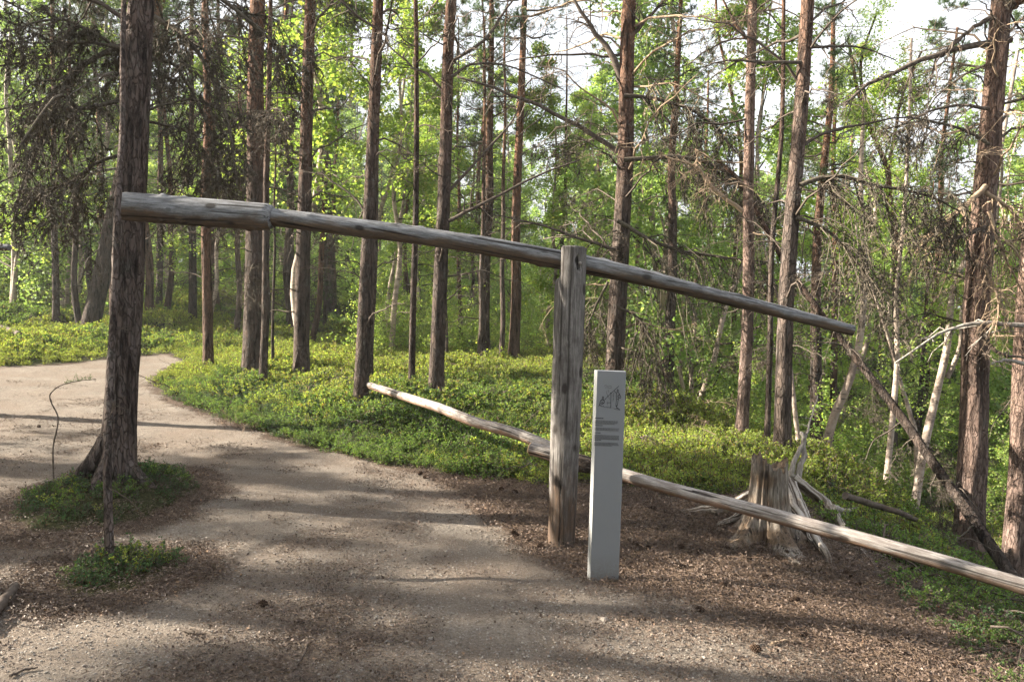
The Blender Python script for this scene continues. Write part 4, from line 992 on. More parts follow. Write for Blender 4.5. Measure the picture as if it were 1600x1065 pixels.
def far_forest():
    rg = np.random.default_rng(101)
    ms = []
    for k in range(3):
        g = Geo()
        a, b, c = birch_parts(rg, 9, .09, 1, 3600, .12, 2.0); g.merge(a); 
        V, Q, T_, _, _, W_ = c.arr(); g.add(V, q=Q, m=1); ms.append(g.mesh('far_birch', [M_BIRCH, M_BIRCHLEAF_FAR], smooth=False))
    for k in range(2):
        g = Geo(); v, q = tubes(np.array([[0, 0, -.2], [0, 0, 5.], [0, 0, 12]]), np.array([.13, .1, .03]), 7); g.add(v, q=q, m=0)
        c = pine_crown(rg, 8.5, 1.7, 30, 6, 4); V, Q, T_, MQ, MT, W_ = c.arr()
        A = np.array([0, 0, 4.]); g.add(V + A, q=Q, t=None, m=0); g.add(V + A, t=T_, m=1); ms.append(g.mesh('far_pine', [M_PINE, M_NEEDLE], smooth=False))
    n = 620; d = 58 + 70 * rg.random(n); a = (rg.random(n) - .5) * R_(100); x = np.sin(a) * d; y = np.cos(a) * d
    px = 800 + np.tan(a) * 1200
    s = rg.uniform(1.0, 1.7, n) * np.where((px > 650) & (px < 1300), .62, 1.0)
    vi = np.where(rg.random(n) < np.where(px < 600, .5, .25), 3 + rg.integers(0, 2, n), rg.integers(0, 3, n))
    scatter('distant_forest', 'distant green forest closing off the view', 'forest', np.stack([x, y, ground_z(x, y)], 1), np.stack([np.zeros(n), np.zeros(n), rg.random(n) * 6.28], 1), s, vi, ms)
    # thicket: saplings and bushes between the trunks
    ms = []
    for k in range(3):
        a, b, c = birch_parts(rg, 2.4, .012, 2, 900, .055, .8, low=.1); g = Geo(); g.merge(b)
        V, Q, *_ = c.arr(); g.add(V, q=Q, m=1); ms.append(g.mesh('bush', [M_TWIG, M_BIRCHLEAF], smooth=False))
    n = 1100; d = 13.5 * np.exp(rg.random(n) * math.log(60 / 13.5)); a = (rg.random(n) - .5) * R_(90); x = np.sin(a) * d; y = np.cos(a) * d
    px = 800 + np.tan(a) * 1200
    k = (poly_sd(path_poly, x, y) < -1) & ((d > 17) | ((x > 3.6) & (d > 9))) & (rg.random(n) < np.where(px < 560, np.where(d < 26, .03, .4), .85)); x, y, d = x[k], y[k], d[k]; n = len(x)
    scatter('birch_thicket', 'thicket of leafy saplings between the trunks further back', 'thicket', np.stack([x, y, ground_z(x, y)], 1), np.stack([np.zeros(n), np.zeros(n), rg.random(n) * 6.28], 1), rg.uniform(.35, .95, n) * (.8 + d * .008), rg.integers(0, 3, n), ms)
far_forest()

# ------------------------------------------------------------------ timber: lever, post, rails
def log_along(name, A, B, prof, mat, parent=None, seg=32, n=60, bow=0., rough=.03, cut=None, seed=1, endcap=(True, True), gnarl=.0, label=None, knots=6):
    """log from world A to B, local Z along it. prof: [(t, r)]"""
    rg = np.random.default_rng(seed)
    A = Vector(A); B = Vector(B); L = (B - A).length; q_ = (B - A).to_track_quat('Z', 'Y')
    t = np.linspace(0, 1, n); r = np.interp(t, [p[0] for p in prof], [p[1] for p in prof])
    a = np.arange(seg) * 2 * np.pi / seg
    rr = r[:, None] * (1 + rough * 2 * vnoise(np.cos(a)[None] * 1.5 + 5 * seed, np.sin(a)[None] * 1.5 + t[:, None] * L * 1.2, 1, 41) + rough * 1.3 * vnoise(np.cos(a)[None] * 5 + 3, np.sin(a)[None] * 5 + t[:, None] * L * 3, 1, 42))
    for _ in range(knots):
        kt, ka = rg.uniform(.05, .95), rg.uniform(0, 6.28); dz = (t[:, None] - kt) * L; da = np.angle(np.exp(1j * (a[None] - ka)))
        rr = rr + r[:, None] * .16 * np.exp(-(dz / .022) ** 2 - (da / .22) ** 2)
    cx = bow * np.sin(t * np.pi) + gnarl * vnoise(t * L * 1.3 + seed * 9, t * 0, 1, 43); cyy = gnarl * vnoise(t * L * 1.3 + seed * 5, t * 0 + 3, 1, 44)
    X = cx[:, None] + rr * np.cos(a)[None]; Y = cyy[:, None] + rr * np.sin(a)[None]; Z = np.repeat((t * L)[:, None], seg, 1)
    V = np.stack([X, Y, Z], -1).reshape(-1, 3)
    i, j = np.meshgrid(np.arange(n - 1), np.arange(seg), indexing='ij'); b = i * seg; j2 = (j + 1) % seg
    q = np.stack([b + j, b + j2, b + seg + j2, b + seg + j], -1).reshape(-1, 4)
    Rm = np.array(q_.to_matrix()); nrm = np.stack([np.cos(a)[None] + 0 * X, np.sin(a)[None] + 0 * X, 0 * X], -1).reshape(-1, 3) @ Rm.T
    wear = np.clip(.5 + nrm[:, 2] * .65 - nrm[:, 1] * .12, 0, 1)
    g = Geo(); g.add(V, q=q, wear=wear)
    for e, k in ((0, 0), (1, n - 1)):
        if not endcap[e]: continue
        ring = V[k * seg:(k + 1) * seg]; c = ring.mean(0); ch = ring * .86 + c * .14; ch[:, 2] += (-.012 if e == 0 else .012)
        c[2] += (-.012 if e == 0 else .012)
        g.add(np.vstack([ring, ch, c]), q=[[s, (s + 1) % seg, seg + (s + 1) % seg, seg + s][::(1 if e else -1)] for s in range(seg)], t=[[seg + s, seg + (s + 1) % seg, 2 * seg][::(1 if e else -1)] for s in range(seg)],
              m=1 if cut else 0, wear=np.full(2 * seg + 1, .6))
    me = g.mesh(name, [mat] + ([cut] if cut else []), wear=True)
    o = link(name, me, parent); o.rotation_mode = 'QUATERNION'
    if parent: o.location = A - parent.location
    else: o.location = A
    o.rotation_quaternion = q_
    if label: o['label'] = label
    return o

DP = 4.96
def post():
    B = flat_hit(877, 851); B.z = gz(B.x, B.y); top = P(893, 388, DP)
    root = empty('post', B); tag(root, 'upright weathered post carrying the lever beside the information panel', 'post')
    Ax = top - B; L = Ax.length; n, seg = 150, 64
    t = np.linspace(0, 1, n); s = t * (L + .12) - .12; a = np.arange(seg) * 2 * np.pi / seg
    r = np.interp(t, [0, .08, .5, .85, 1], [.090, .086, .097, .099, .096])
    rr = r[:, None] * (1 + .05 * vnoise(np.cos(a)[None] * 1.4 + 7, np.sin(a)[None] * 1.4 + s[:, None] * 1.5, 1, 51) + .03 * vnoise(np.cos(a)[None] * 6 + 7, np.sin(a)[None] * 6 + s[:, None] * .8, 1, 52))
    for kz, ka in ((.67, -1.25), (1.02, -1.0), (.42, -1.9), (1.22, -2.2), (1.3, -1.6), (1.55, -.9), (.3, -.7), (.95, -2.3), (.66, -.4)):
        dz = s[:, None] - kz; da = np.angle(np.exp(1j * (a[None] - ka))); rr = rr + .011 * np.exp(-(dz / .018) ** 2 - (da / .17) ** 2) - .006 * np.exp(-(dz / .006) ** 2 - (da / .07) ** 2)
    X = rr * np.cos(a)[None]; Y = rr * np.sin(a)[None]; Z = np.repeat(s[:, None], seg, 1)
    # notch: above it only the front slab stands, narrower on the left
    zn = L - .165
    up = sstep(zn - .012, zn + .006, Z)
    Yc = np.minimum(Y, .005 + 0 * Y); Xc = np.maximum(X, -.066); Y = Y * (1 - up) + Yc * up
    upl = sstep(L - .215, L - .18, Z); X = X * (1 - upl) + Xc * upl
    # drying crack and the hollow near the top
    ac = -1.12; da = np.angle(np.exp(1j * (a[None] - ac))); cr = np.exp(-(da / .05) ** 2) * sstep(L - .7, L - .2, Z) * .016
    hole = .05 * np.exp(-((Z - (L - .085)) / .026) ** 2 - ((da + .05) / .14) ** 2) + .045 * np.exp(-((Z - (L - .125)) / .020) ** 2 - ((da - .1) / .12) ** 2)
    dep = cr + hole; X = X - np.cos(a)[None] * dep; Y = Y - np.sin(a)[None] * dep
    V = np.stack([X, Y, Z], -1)
    i, j = np.meshgrid(np.arange(n - 1), np.arange(seg), indexing='ij'); b = i * seg; j2 = (j + 1) % seg
    q = np.stack([b + j, b + j2, b + seg + j2, b + seg + j], -1).reshape(-1, 4)
    wear = np.clip(.25 + .6 * sstep(.0, .9, Z) + 0 * X, 0, 1)
    g = Geo(); g.add(V.reshape(-1, 3), q=q, wear=wear.ravel())
    ring = V[-1]; g.add(np.vstack([ring, ring * .9 + ring.mean(0) * .1 + [0, 0, .008], ring.mean(0) + [0, 0, .010]]), q=[[s_, (s_ + 1) % seg, seg + (s_ + 1) % seg, seg + s_] for s_ in range(seg)],
        t=[[seg + s_, seg + (s_ + 1) % seg, 2 * seg] for s_ in range(seg)], wear=np.full(2 * seg + 1, 1.))
    o = link('upright', g.mesh('upright', [M_POST], wear=True), root); o.rotation_mode = 'QUATERNION'
    q_ = Ax.to_track_quat('Z', 'Y'); q_ = Matrix((Vector((1, 0, -Ax.x / Ax.z)).normalized(), Ax.normalized().cross(Vector((1, 0, -Ax.x / Ax.z)).normalized()), Ax.normalized())).transposed().to_quaternion()
    o.rotation_quaternion = q_
    # peg in the hollow
    m = q_.to_matrix()
    def loc(x, y, z): return m @ Vector((x, y, z)) + B
    log_along('peg', loc(.047, .0, L - .085), loc(.052, -.076, L - .10), [(0, .011), (1, .010)], M_SNAG, root, seg=12, n=8, knots=0, cut=M_SNAG)
    return root, B, m, L
post_root, PB, PMAT, PL = post()

def lever():
    yo = .078
    A0 = P(190, 322, DP + yo + .02); A1 = P(424, 339, DP + yo); A2 = P(893, 409, DP + yo - .005); A3 = P(1333, 516, DP + yo + .05)
    root = empty('lever_pole', P(190, 322, DP)); tag(root, 'long tilted lever pole with a thick log end on the left, resting on the post', 'lever pole')
    log_along('thick_end', A0, A1, [(0, .086), (.02, .092), (.5, .092), (.97, .088), (1, .078)], M_LOG, root, seg=44, n=70, rough=.035, seed=2, knots=12)
    pts = interp_path([A1 - (A2 - A1).normalized() * .03, (A1 + A2) / 2 + Vector((0, 0, .022)), A2, (A2 + A3) / 2 + Vector((0, 0, .012)), A3], 110) 
    # shaft with local z along the mean direction
    a0 = Vector(pts[0]); q_ = (Vector(pts[-1]) - a0).to_track_quat('Z', 'Y'); Mi = np.array(q_.to_matrix()); loc = (pts - pts[0]) @ Mi
    n, seg = 110, 32; t = np.linspace(0, 1, n); a = np.arange(seg) * 2 * np.pi / seg
    r = np.interp(t, [0, .25, .5, .75, 1], [.056, .058, .060, .046, .036])
    rr = r[:, None] * (1 + .16 * vnoise(np.cos(a)[None] * 1.2 + 3, np.sin(a)[None] * 1.2 + t[:, None] * 6, 1, 61) + .09 * vnoise(np.cos(a)[None] * 4, np.sin(a)[None] * 4 + t[:, None] * 16, 1, 62))
    rgk = np.random.default_rng(5)
    for _ in range(26):
        kt, ka = rgk.uniform(.02, .98), rgk.uniform(0, 6.28); dz = (t[:, None] - kt) * 4; da = np.angle(np.exp(1j * (a[None] - ka))); rr = rr + r[:, None] * .2 * np.exp(-(dz / .03) ** 2 - (da / .25) ** 2)
    V = loc[:, None] + np.stack([rr * np.cos(a)[None], rr * np.sin(a)[None], 0 * rr], -1)
    i, j = np.meshgrid(np.arange(n - 1), np.arange(seg), indexing='ij'); b = i * seg; j2 = (j + 1) % seg
    q = np.stack([b + j, b + j2, b + seg + j2, b + seg + j], -1).reshape(-1, 4)
    nr = np.stack([np.cos(a), np.sin(a), 0 * a], -1) @ Mi.T; wear = np.repeat(np.clip(.5 + nr[:, 2] * .65, 0, 1)[None], n, 0)
    g = Geo(); g.add(V.reshape(-1, 3), q=q, wear=wear.ravel())
    for e in (0, n - 1):
        ring = V[e]; g.add(np.vstack([ring, ring.mean(0)]), t=[[s, (s + 1) % seg, seg][::(1 if e else -1)] for s in range(seg)], wear=np.full(seg + 1, .5))
    o = link('shaft', g.mesh('shaft', [M_LOG], wear=True), root); o.rotation_mode = 'QUATERNION'; o.rotation_quaternion = q_; o.location = a0 - root.location
lever()

def rails():
    a = P(577, 600, BT13.y * 0 + dT13 - .02); b = P(868, 700, 5.42)
    root = empty('rail_pole', a); tag(root, 'thin pale rail pole running back from the post to a pine foot', 'rail')
    log_along('pole', a, b, [(0, .042), (.5, .047), (1, .043)], M_RAIL, root, seg=16, n=90, gnarl=.03, bow=.0, seed=4, knots=14, cut=M_CUT)
    a = P(831, 700, 5.38); b = P(1660, 931, 3.95); a.z += 0
    root = empty('rail_pole', a); tag(root, 'thick bleached rail log sloping down to the right in front of the stump', 'rail')
    c = P(920, 720, 5.28)
    log_along('pole', a, b, [(0, .046), (.05, .050), (.3, .041), (.6, .043), (1, .043)], M_RAIL, root, seg=24, n=120, gnarl=.03, seed=6, knots=20, cut=M_CUT)
    log_along('bark_strip', a + (b - a) * .075 + Vector((0, -.004, -.004)), a + (b - a) * .155 + Vector((0, -.004, -.004)), [(0, .047), (.3, .058), (.8, .057), (1, .046)], M_PINE, root, seg=18, n=20, rough=.14, seed=8, knots=2, endcap=(True, True))
rails()

# ------------------------------------------------------------------ information panel
def panel():
    M_PANEL, n, out = new_mat('panel_enamel')
    v, _ = coords(n, (1, 1, 1)); c = mixc(n, noise(n, v, 3, 5), (.185, .195, .215), (.215, .225, .245))
    dirt = noise(n, v, 25, 4); c = mixc(n, ramp(n, dirt, [(.62, 0.), (.8, .35)]), c, (.20, .18, .16))
    spz = N(n, 'ShaderNodeSeparateXYZ'); n.links.new(v, spz.inputs[0]); low = math_(n, 'MULTIPLY', ramp(n, spz.outputs[2], [(.0, 1.), (.16, 0.)]), ramp(n, noise(n, v, 60, 5, .8), [(.38, 0.), (.6, 1.)]))
    c = mixc(n, math_(n, 'MULTIPLY', low, .7), c, (.14, .11, .085)); finish(n, out, c, None, rough=.45, spec=.35)
    M_INK, n, out = new_mat('panel_print'); finish(n, out, (.022, .022, .026), None, rough=.6)
    M_INKL, n, out = new_mat('faint_panel_print'); finish(n, out, (.09, .09, .095), None, rough=.6)
    M_EDGE, n, out = new_mat('sunlit_panel_edge'); finish(n, out, (.36, .36, .355), None, rough=.4)  # left chamfer coloured lighter than the board, as if catching the sun
    B = flat_hit(942, 905); B.z = gz(B.x, B.y); dp = 4.33
    top = P(953.5, 579, dp); Ax = (top - B); L = Ax.length; z = Ax.normalized()
    x = Vector((math.cos(R_(-5)), math.sin(R_(-5)), 0)); x = (x - z * x.dot(z)).normalized(); y = z.cross(x)
    M = Matrix((x, y, z)).transposed()
    root = empty('information_panel', B); tag(root, 'tall narrow grey information panel with a sketch and text, right of the post', 'sign')
    root.rotation_mode = 'QUATERNION'; root.rotation_quaternion = M.to_quaternion()
    W, D = .178, .035; ch = .017
    prof = [(-W / 2, D), (-W / 2, ch), (-W / 2 + ch, 0), (W / 2 - .004, 0), (W / 2, .004), (W / 2, D)]
    k = len(prof); g = Geo(); vv = []
    lev = [(-.12, 0), (L - .003, 0), (L, .003)]
    for zz, ins in lev:
        for px_, py_ in prof: vv.append((px_ * (1 - ins / W * 2), py_ + (ins if py_ < D / 2 else -ins), zz))
    q = []
    mm = []
    for l in range(len(lev) - 1):
        for s in range(k):
            q.append([l * k + s, l * k + (s + 1) % k, (l + 1) * k + (s + 1) % k, (l + 1) * k + s]); mm.append(1 if s == 1 else 0)
    g.add(np.array(vv), q=np.array(q), m=np.array(mm))
    c = len(lev) - 1
    g.q.append(np.array([[c * k, c * k + 1, c * k + 4, c * k + 5], [c * k + 1, c * k + 2, c * k + 3, c * k + 4]])); g.mq.append(np.array([0, 0]))
    link('board', g.mesh('board', [M_PANEL, M_EDGE], smooth=False), root)
    # print: millimetre-thin strokes on the face. u,v in px of the enlarged crop (x 200..548, y 65..)
    def uv(u, v_): return ((u - 375) / 345 * (W - .006) + .006, -.0012, L - (v_ - 62) / 1062 * (150 / 330 * L) * 1.0)
    gi = Geo(); gl = Geo()
    def stroke(pts, wd, G=gi):
        Pp = np.array([uv(*p) for p in pts]);
        for a, b in zip(Pp[:-1], Pp[1:]):
            d = b - a; nn = np.array([d[2], 0, -d[0]]); nn = nn / (np.linalg.norm(nn) + 1e-9) * wd / 2 * .00052
            e = d / (np.linalg.norm(d) + 1e-9) * wd * .0001
            G.add(np.array([a - nn - e, b - nn + e, b + nn + e, a + nn - e]) + np.array([0, -.0001 * (G.n % 5), 0]), q=[[0, 1, 2, 3]])
    # lever on a post, seated figure left, standing figure right
    stroke([(300, 395), (340, 350), (380, 308), (465, 226)], 5); stroke([(380, 300), (383, 470)], 6); stroke([(372, 305), (390, 303)], 7)
    stroke([(335, 415), (378, 412)], 5); stroke([(300, 462), (385, 468)], 4); stroke([(420, 480), (490, 490)], 4); stroke([(330, 460), (470, 472)], 2, gl)
    for pts in ([(290, 345), (283, 365), (300, 375), (296, 350)], [(283, 375), (262, 405), (255, 440), (248, 455)], [(283, 375), (305, 390), (312, 410), (290, 430), (262, 440)],
                [(255, 445), (285, 458), (305, 452)], [(265, 400), (300, 415)], [(260, 420), (305, 425)], [(270, 385), (310, 395)],
                [(452, 262), (464, 275), (458, 290), (446, 280), (452, 262)], [(455, 290), (475, 310), (470, 350), (462, 390)], [(448, 292), (440, 330), (444, 380), (440, 430), (452, 465), (470, 472)],
                [(475, 310), (492, 345), (486, 360), (470, 350)], [(462, 390), (458, 430), (448, 462)], [(446, 300), (430, 300), (418, 280)], [(470, 320), (450, 335)], [(468, 340), (452, 350)], [(466, 365), (450, 372)],
                [(435, 445), (455, 440)], [(448, 470), (486, 482)]):
        stroke(pts, 6)
    for pts in ([(300, 230), (320, 222), (345, 236), (370, 228), (385, 238)], [(310, 250), (335, 245), (360, 255), (384, 250)], [(335, 280), (330, 310), (345, 330), (335, 360)], [(350, 270), (356, 300)], [(345, 330), (370, 380)], [(345, 400), (345, 440)], [(410, 300), (405, 400)], [(400, 320), (412, 380)]):
        stroke(pts, 4, gl)
    # rows of small text: words as short bars
    rg = np.random.default_rng(3)
    def row(y0, x1, G, wd=6):
        x_ = 212
        while x_ < x1 - 8:
            w_ = min(rg.uniform(8, 34), x1 - x_); stroke([(x_, y0), (x_ + w_, y0)], wd, G); x_ += w_ + 5
    row(588, 310, gi, 8)
    for y0 in (616, 627, 638, 649): row(y0, 468 if y0 < 645 else 430, gl)
    row(669, 300, gi, 6)
    for y0 in (696, 707, 718): row(y0, 486, gl)
    row(750, 290, gi, 6)
    for y0 in (776, 787, 798, 809, 818): row(y0, 486, gl)
    row(831, 290, gi, 6)
    for y0 in (858, 869, 880, 890): row(y0, 488 if y0 < 885 else 410, gl)
    link('drawing', gi.mesh('drawing', [M_INK], smooth=False), root); o = link('text_lines', gl.mesh('text_lines', [M_INKL], smooth=False), root)
panel()

# ------------------------------------------------------------------ stump with roots
def stump():
    B, dp = ground_hit(1196, 838)
    root = empty('tree_stump', B); tag(root, 'broken grey tree stump with sprawling roots behind the lower rail', 'stump')
    n, seg = 90, 110; a = np.arange(seg) * 2 * np.pi / seg; t = np.linspace(0, 1, n)
    Htop = .485 + .05 * vnoise(np.cos(a) * 1.6 + 3, np.sin(a) * 1.6, 1, 71) * 2 + .03 * vnoise(np.cos(a) * 6, np.sin(a) * 6 + 2, 1, 72) * 2
    Htop = Htop + .035 * (np.cos(a - 2.6) > .3) - .03 * (np.cos(a - 4.9) > .75)
    Z = t[:, None] * (Htop[None] + .1) - .1
    r = .102 + .04 * np.exp(-Z / .2) + .13 * np.exp(-(Z + .05) / .10)
    lobes = 1 + (.55 * np.exp(-(Z + .05) / .13)) * (np.cos(a * 5 + .4)[None] * .7 + .3 * np.cos(a * 3 + 2)[None])
    groove = .12 * vnoise(np.cos(a)[None] * 6 + 4, np.sin(a)[None] * 6 + Z * .6, 1, 73) * 2 + .11 * vnoise(np.cos(a)[None] * 15, np.sin(a)[None] * 15 + Z * 1.2, 1, 74) * 2
    rr = r * lobes * (1 + groove)
    X = rr * np.cos(a)[None]; Y = rr * np.sin(a)[None]
    V = np.stack([X, Y, Z], -1)
    i, j = np.meshgrid(np.arange(n - 1), np.arange(seg), indexing='ij'); b = i * seg; j2 = (j + 1) % seg
    q = np.stack([b + j, b + j2, b + seg + j2, b + seg + j], -1).reshape(-1, 4)
    g = Geo(); g.add(V.reshape(-1, 3), q=q, wear=np.clip(.5 + .35 * vnoise(X, Z * 2, 7, 75) * 2, 0, 1).ravel())
    # hollow inside
    ring = V[-1]; inn = ring * np.array([.72, .72, 1]) ; inn[:, 2] = ring[:, 2] - .03 - .03 * vnoise(a * 3, a * 0, 1, 77)
    deep = ring * np.array([.5, .5, 0]) + np.array([0, 0, .45]); cc = np.array([[0, 0, .445]])
    s = np.arange(seg); s2 = (s + 1) % seg
    g.add(np.vstack([ring, inn, deep, cc]), q=np.concatenate([np.stack([s, s2, seg + s2, seg + s], 1), np.stack([seg + s, seg + s2, 2 * seg + s2, 2 * seg + s], 1)]), t=np.stack([2 * seg + s, 2 * seg + s2, 0 * s + 3 * seg], 1), wear=np.full(3 * seg + 1, .3))
    link('body', g.mesh('body', [M_STUMP], wear=True), root)
    def root_limb(pts, w0, w1, seed):
        W = []
        for k, (px, py, lift) in enumerate(pts):
            h, d_ = ground_hit(px, py); W.append(Vector((h.x, h.y, h.z + lift + .02)) - B)
        A = interp_path(W, 36); rgx = np.random.default_rng(seed); A = A + np.cumsum(rgx.normal(size=A.shape) * .003, 0)
        sg = 24; tt = np.linspace(0, 1, 36); r = np.linspace(w0, w1, 36) * (1 + .25 * vnoise(tt * 9, tt * 0 + seed, 1, 78)); v, q2 = tubes(A, r, sg)
        v = v.reshape(36, sg, 3); c = A[:, None]; aa = np.arange(sg) * 2 * np.pi / sg
        v = c + (v - c) * (1 + .45 * vnoise(np.cos(aa)[None] * 2.5 + seed, np.sin(aa)[None] * 2.5 + tt[:, None] * 1.2, 1, 79))[..., None]
        g = Geo(); g.add(v.reshape(-1, 3), q=q2, wear=np.clip(.5 + 1.0 * vnoise(np.cos(aa)[None] * 5 + seed, np.sin(aa)[None] * 5 + tt[:, None] * 2, 1, 80) + .5 * vnoise(np.cos(aa)[None] * 9 + seed, np.sin(aa)[None] * 9 + tt[:, None] * 7, 1, 81), 0, 1).ravel()); g.add(A[-1:] + (A[-1:] - A[-2:-1]) * .6, wear=[.8]); tip = g.n - 1
        g.t.append(np.array([[35 * sg + k, 35 * sg + (k + 1) % sg, tip] for k in range(sg)])); g.mt.append(np.zeros(sg, int))
        link('root', g.mesh('root', [M_ROOT], wear=True), root)
    root_limb([(1222, 800, .22), (1245, 825, .10), (1270, 855, .05), (1290, 872, .03), (1298, 893, .01)], .048, .012, 1)
    root_limb([(1232, 800, .20), (1262, 835, .08), (1275, 860, .02)], .042, .014, 2)
    root_limb([(1236, 790, .2), (1290, 818, .12), (1330, 852, .05), (1372, 888, .0)], .04, .012, 3)
    root_limb([(1188, 815, .15), (1186, 835, .03), (1187, 850, -.01)], .05, .03, 4)
    root_limb([(1175, 805, .12), (1140, 803, .05), (1105, 803, .02), (1065, 800, .0)], .045, .014, 5)
    root_limb([(1175, 815, .10), (1150, 822, .02), (1122, 826, .01)], .035, .014, 6)
    root_limb([(1220, 872, .01), (1240, 884, .03), (1262, 888, .015), (1275, 888, -.01)], .016, .012, 7)
    # dead silver snag behind it
    S, sdp = ground_hit(1240, 800); S = P(1240, 790, 6.1); S.z = gz(S.x, S.y)
    sn = empty('dead_snag', S); tag(sn, 'forked silver snag of dead wood standing right behind the stump', 'snag')
    f = lambda px, py: P(px, py, 6.05) 
    limb(sn, [S + Vector((0, 0, -.05)), f(1243, 760), f(1250, 730), f(1257, 690), f(1252, 676)], .032, .016, M_SNAG, name='stem', seg=12)
    limb(sn, [f(1256, 692), f(1246, 710), f(1238, 730), f(1237, 744)], .014, .026, M_SNAG, name='fork', seg=12)
    limb(sn, [f(1256, 690), f(1262, 672), f(1268, 650), f(1278, 618)], .012, .004, M_SNAG, name='twig', seg=6, tw=4, twL=.15)
    return B
STB = stump()

# ------------------------------------------------------------------ small single things
def stick(name, pts, w_, mat, label, cat, lift=.01, group=None, ground=True, seg=8):
    W = []
    for p in pts:
        if len(p) == 2: h, d_ = ground_hit(*p); W.append(Vector((h.x, h.y, h.z + lift)))
        else: W.append(P(*p))
    o0 = W[0].copy(); A = interp_path([v - o0 for v in W], 18); dp = (o0 - CAM).length; r = w_ / 2 * dp / FPX
    A = A + rng.normal(size=A.shape) * min(r, .008) * .25
    g = Geo(); n = 18; v, q = tubes(A, np.linspace(r, r * .55, n), seg); g.add(v, q=q)
    for e in (0, n - 1): g.add(np.vstack([v[e * seg:(e + 1) * seg], A[e:e + 1]]), t=[[s, (s + 1) % seg, seg][::(1 if e else -1)] for s in range(seg)])
    o = link(name, g.mesh(name, [mat]), None, o0); tag(o, label, cat, group); return o
stick('stick', [(480, 1002), (478, 1020), (468, 1040), (456, 1056)], 4, M_TWIG, 'curved bare stick lying on the path at the bottom left of centre', 'stick')
stick('stick', [(102, 950), (120, 949), (139, 949)], 5, M_TWIG, 'short dark stick below the small plant patch on the left', 'stick')
stick('stick', [(15, 1062), (35, 1054), (60, 1050)], 4, M_TWIG, 'dark twig in the bottom left corner of the ground', 'stick')
stick('stick', [(285, 990), (300, 992), (322, 995)], 4, M_TWIG, 'small bent twig on the path right of the small plant patch', 'stick')
stick('stick', [(463, 977), (485, 972), (508, 967)], 3, M_TWIG, 'straight thin twig on the path above the curved stick', 'stick')
stick('stick', [(1340, 948), (1365, 950), (1395, 944)], 5, M_TWIG, 'dark twig lying on needles below the stump roots on the right', 'stick')
stick('stick', [(1205, 1010), (1228, 1004), (1262, 1006)], 4, M_TWIG_PALE, 'rusty curved twig on the needle litter at lower right', 'stick')
stick('stick', [(1460, 1000), (1490, 1008), (1520, 1010)], 4, M_TWIG, 'dark twig among the leaves at the right bottom corner', 'stick')
stick('branch_piece', [(-40, 995), (-5, 962), (24, 926)], 20, M_TWIG, 'grey sawn branch piece entering at the left bottom edge', 'branch', lift=.03, seg=14)
stick('fallen_pole', [(1318, 822), (1370, 838), (1430, 856), (1490, 872)], 11, M_TWIG, 'thin dark fallen pole on the bank behind the lower rail', 'log', lift=.24, seg=10)
stick('dead_wood', [(1300, 826), (1318, 830), (1336, 826)], 9, M_SNAG, 'small knobbly silver piece of dead wood beside the stump roots', 'dead wood', lift=.16)
stick('fallen_branch', [(1000, 608), (1070, 628), (1130, 650), (1190, 684)], 7, M_TWIG_PALE, 'pale fallen branch lying along the top of the sunny bank', 'branch', lift=.16)
stick('fallen_branch', [(1060, 604), (1120, 606), (1180, 604)], 5, M_TWIG, 'dark fallen branch just behind the top of the sunny bank', 'branch', lift=.12)
stick('fallen_log', [(-30, 515), (5, 522), (30, 532)], 12, M_TWIG, 'dark end of a fallen log in the shrubs at the left edge', 'log', lift=.12)

def lean_pole():
    B, dp = ground_hit(172, 884); top = P(183, 250, 5.35)
    root = empty('thin_dead_sapling', B); tag(root, 'thin dead sapling standing in front of the left foreground pine', 'sapling')
    pts = [B + Vector((0, 0, -.05)), P(168, 700, dp + .2), P(177, 500, dp + .45), P(184, 320, 4.80), P(191, 200, 5.05), P(192, 60, 5.3), P(196, -60, 5.5)]
    A = interp_path([p - B for p in pts], 70); r = np.linspace(.0235, .016, 70) * (1 + rng.normal(size=70) * .05); v, q = tubes(A, r, 14); v = v + rng.normal(size=v.shape) * .0012
    g = Geo(); g.add(v, q=q); link('stem', g.mesh('stem', [M_PINE_A]), root)
    for z in (8, 14, 22, 30, 41, 52, 60, 65):
        L = rng.uniform(.12, .4); link('dead_twig', BR_BARE[rng.integers(9)], root, A[z], (0, rng.uniform(-.5, .2), rng.uniform(0, 6.28)), (L, L, L))
lean_pole()
def curved_sapling():
    B, dp = ground_hit(84, 748)
    root = empty('curved_sapling', B); tag(root, 'leggy crooked sapling with a green tip, left of the foreground pine', 'sapling')
    A = interp_path([P(*p, dp) - B for p in ((84, 752), (83, 700), (91, 655), (80, 628), (79, 615), (95, 602), (122, 595), (150, 592))], 50); v, q = tubes(A, np.linspace(.0065, .003, 50), 8); g = Geo(); g.add(v + rng.normal(size=v.shape) * .0006, q=q)
    S, RS = side_twigs(A, np.full(50, .004), rng, 10, .12, t0=.3, K=3); v, q = tubes(S, RS, 3); g.add(v, q=q); link('stem', g.mesh('stem', [M_TWIG]), root)
    c = A[38:48]; E = np.stack([c, c + norm(rng.normal(size=c.shape) + [0, 0, .6]) * .07], 1); v, t_ = spikes(E, rng, 160, .03, .0016); g = Geo(); g.add(v, t=t_); link('needles', g.mesh('needles', [M_NEEDLE], smooth=False), root)
curved_sapling()

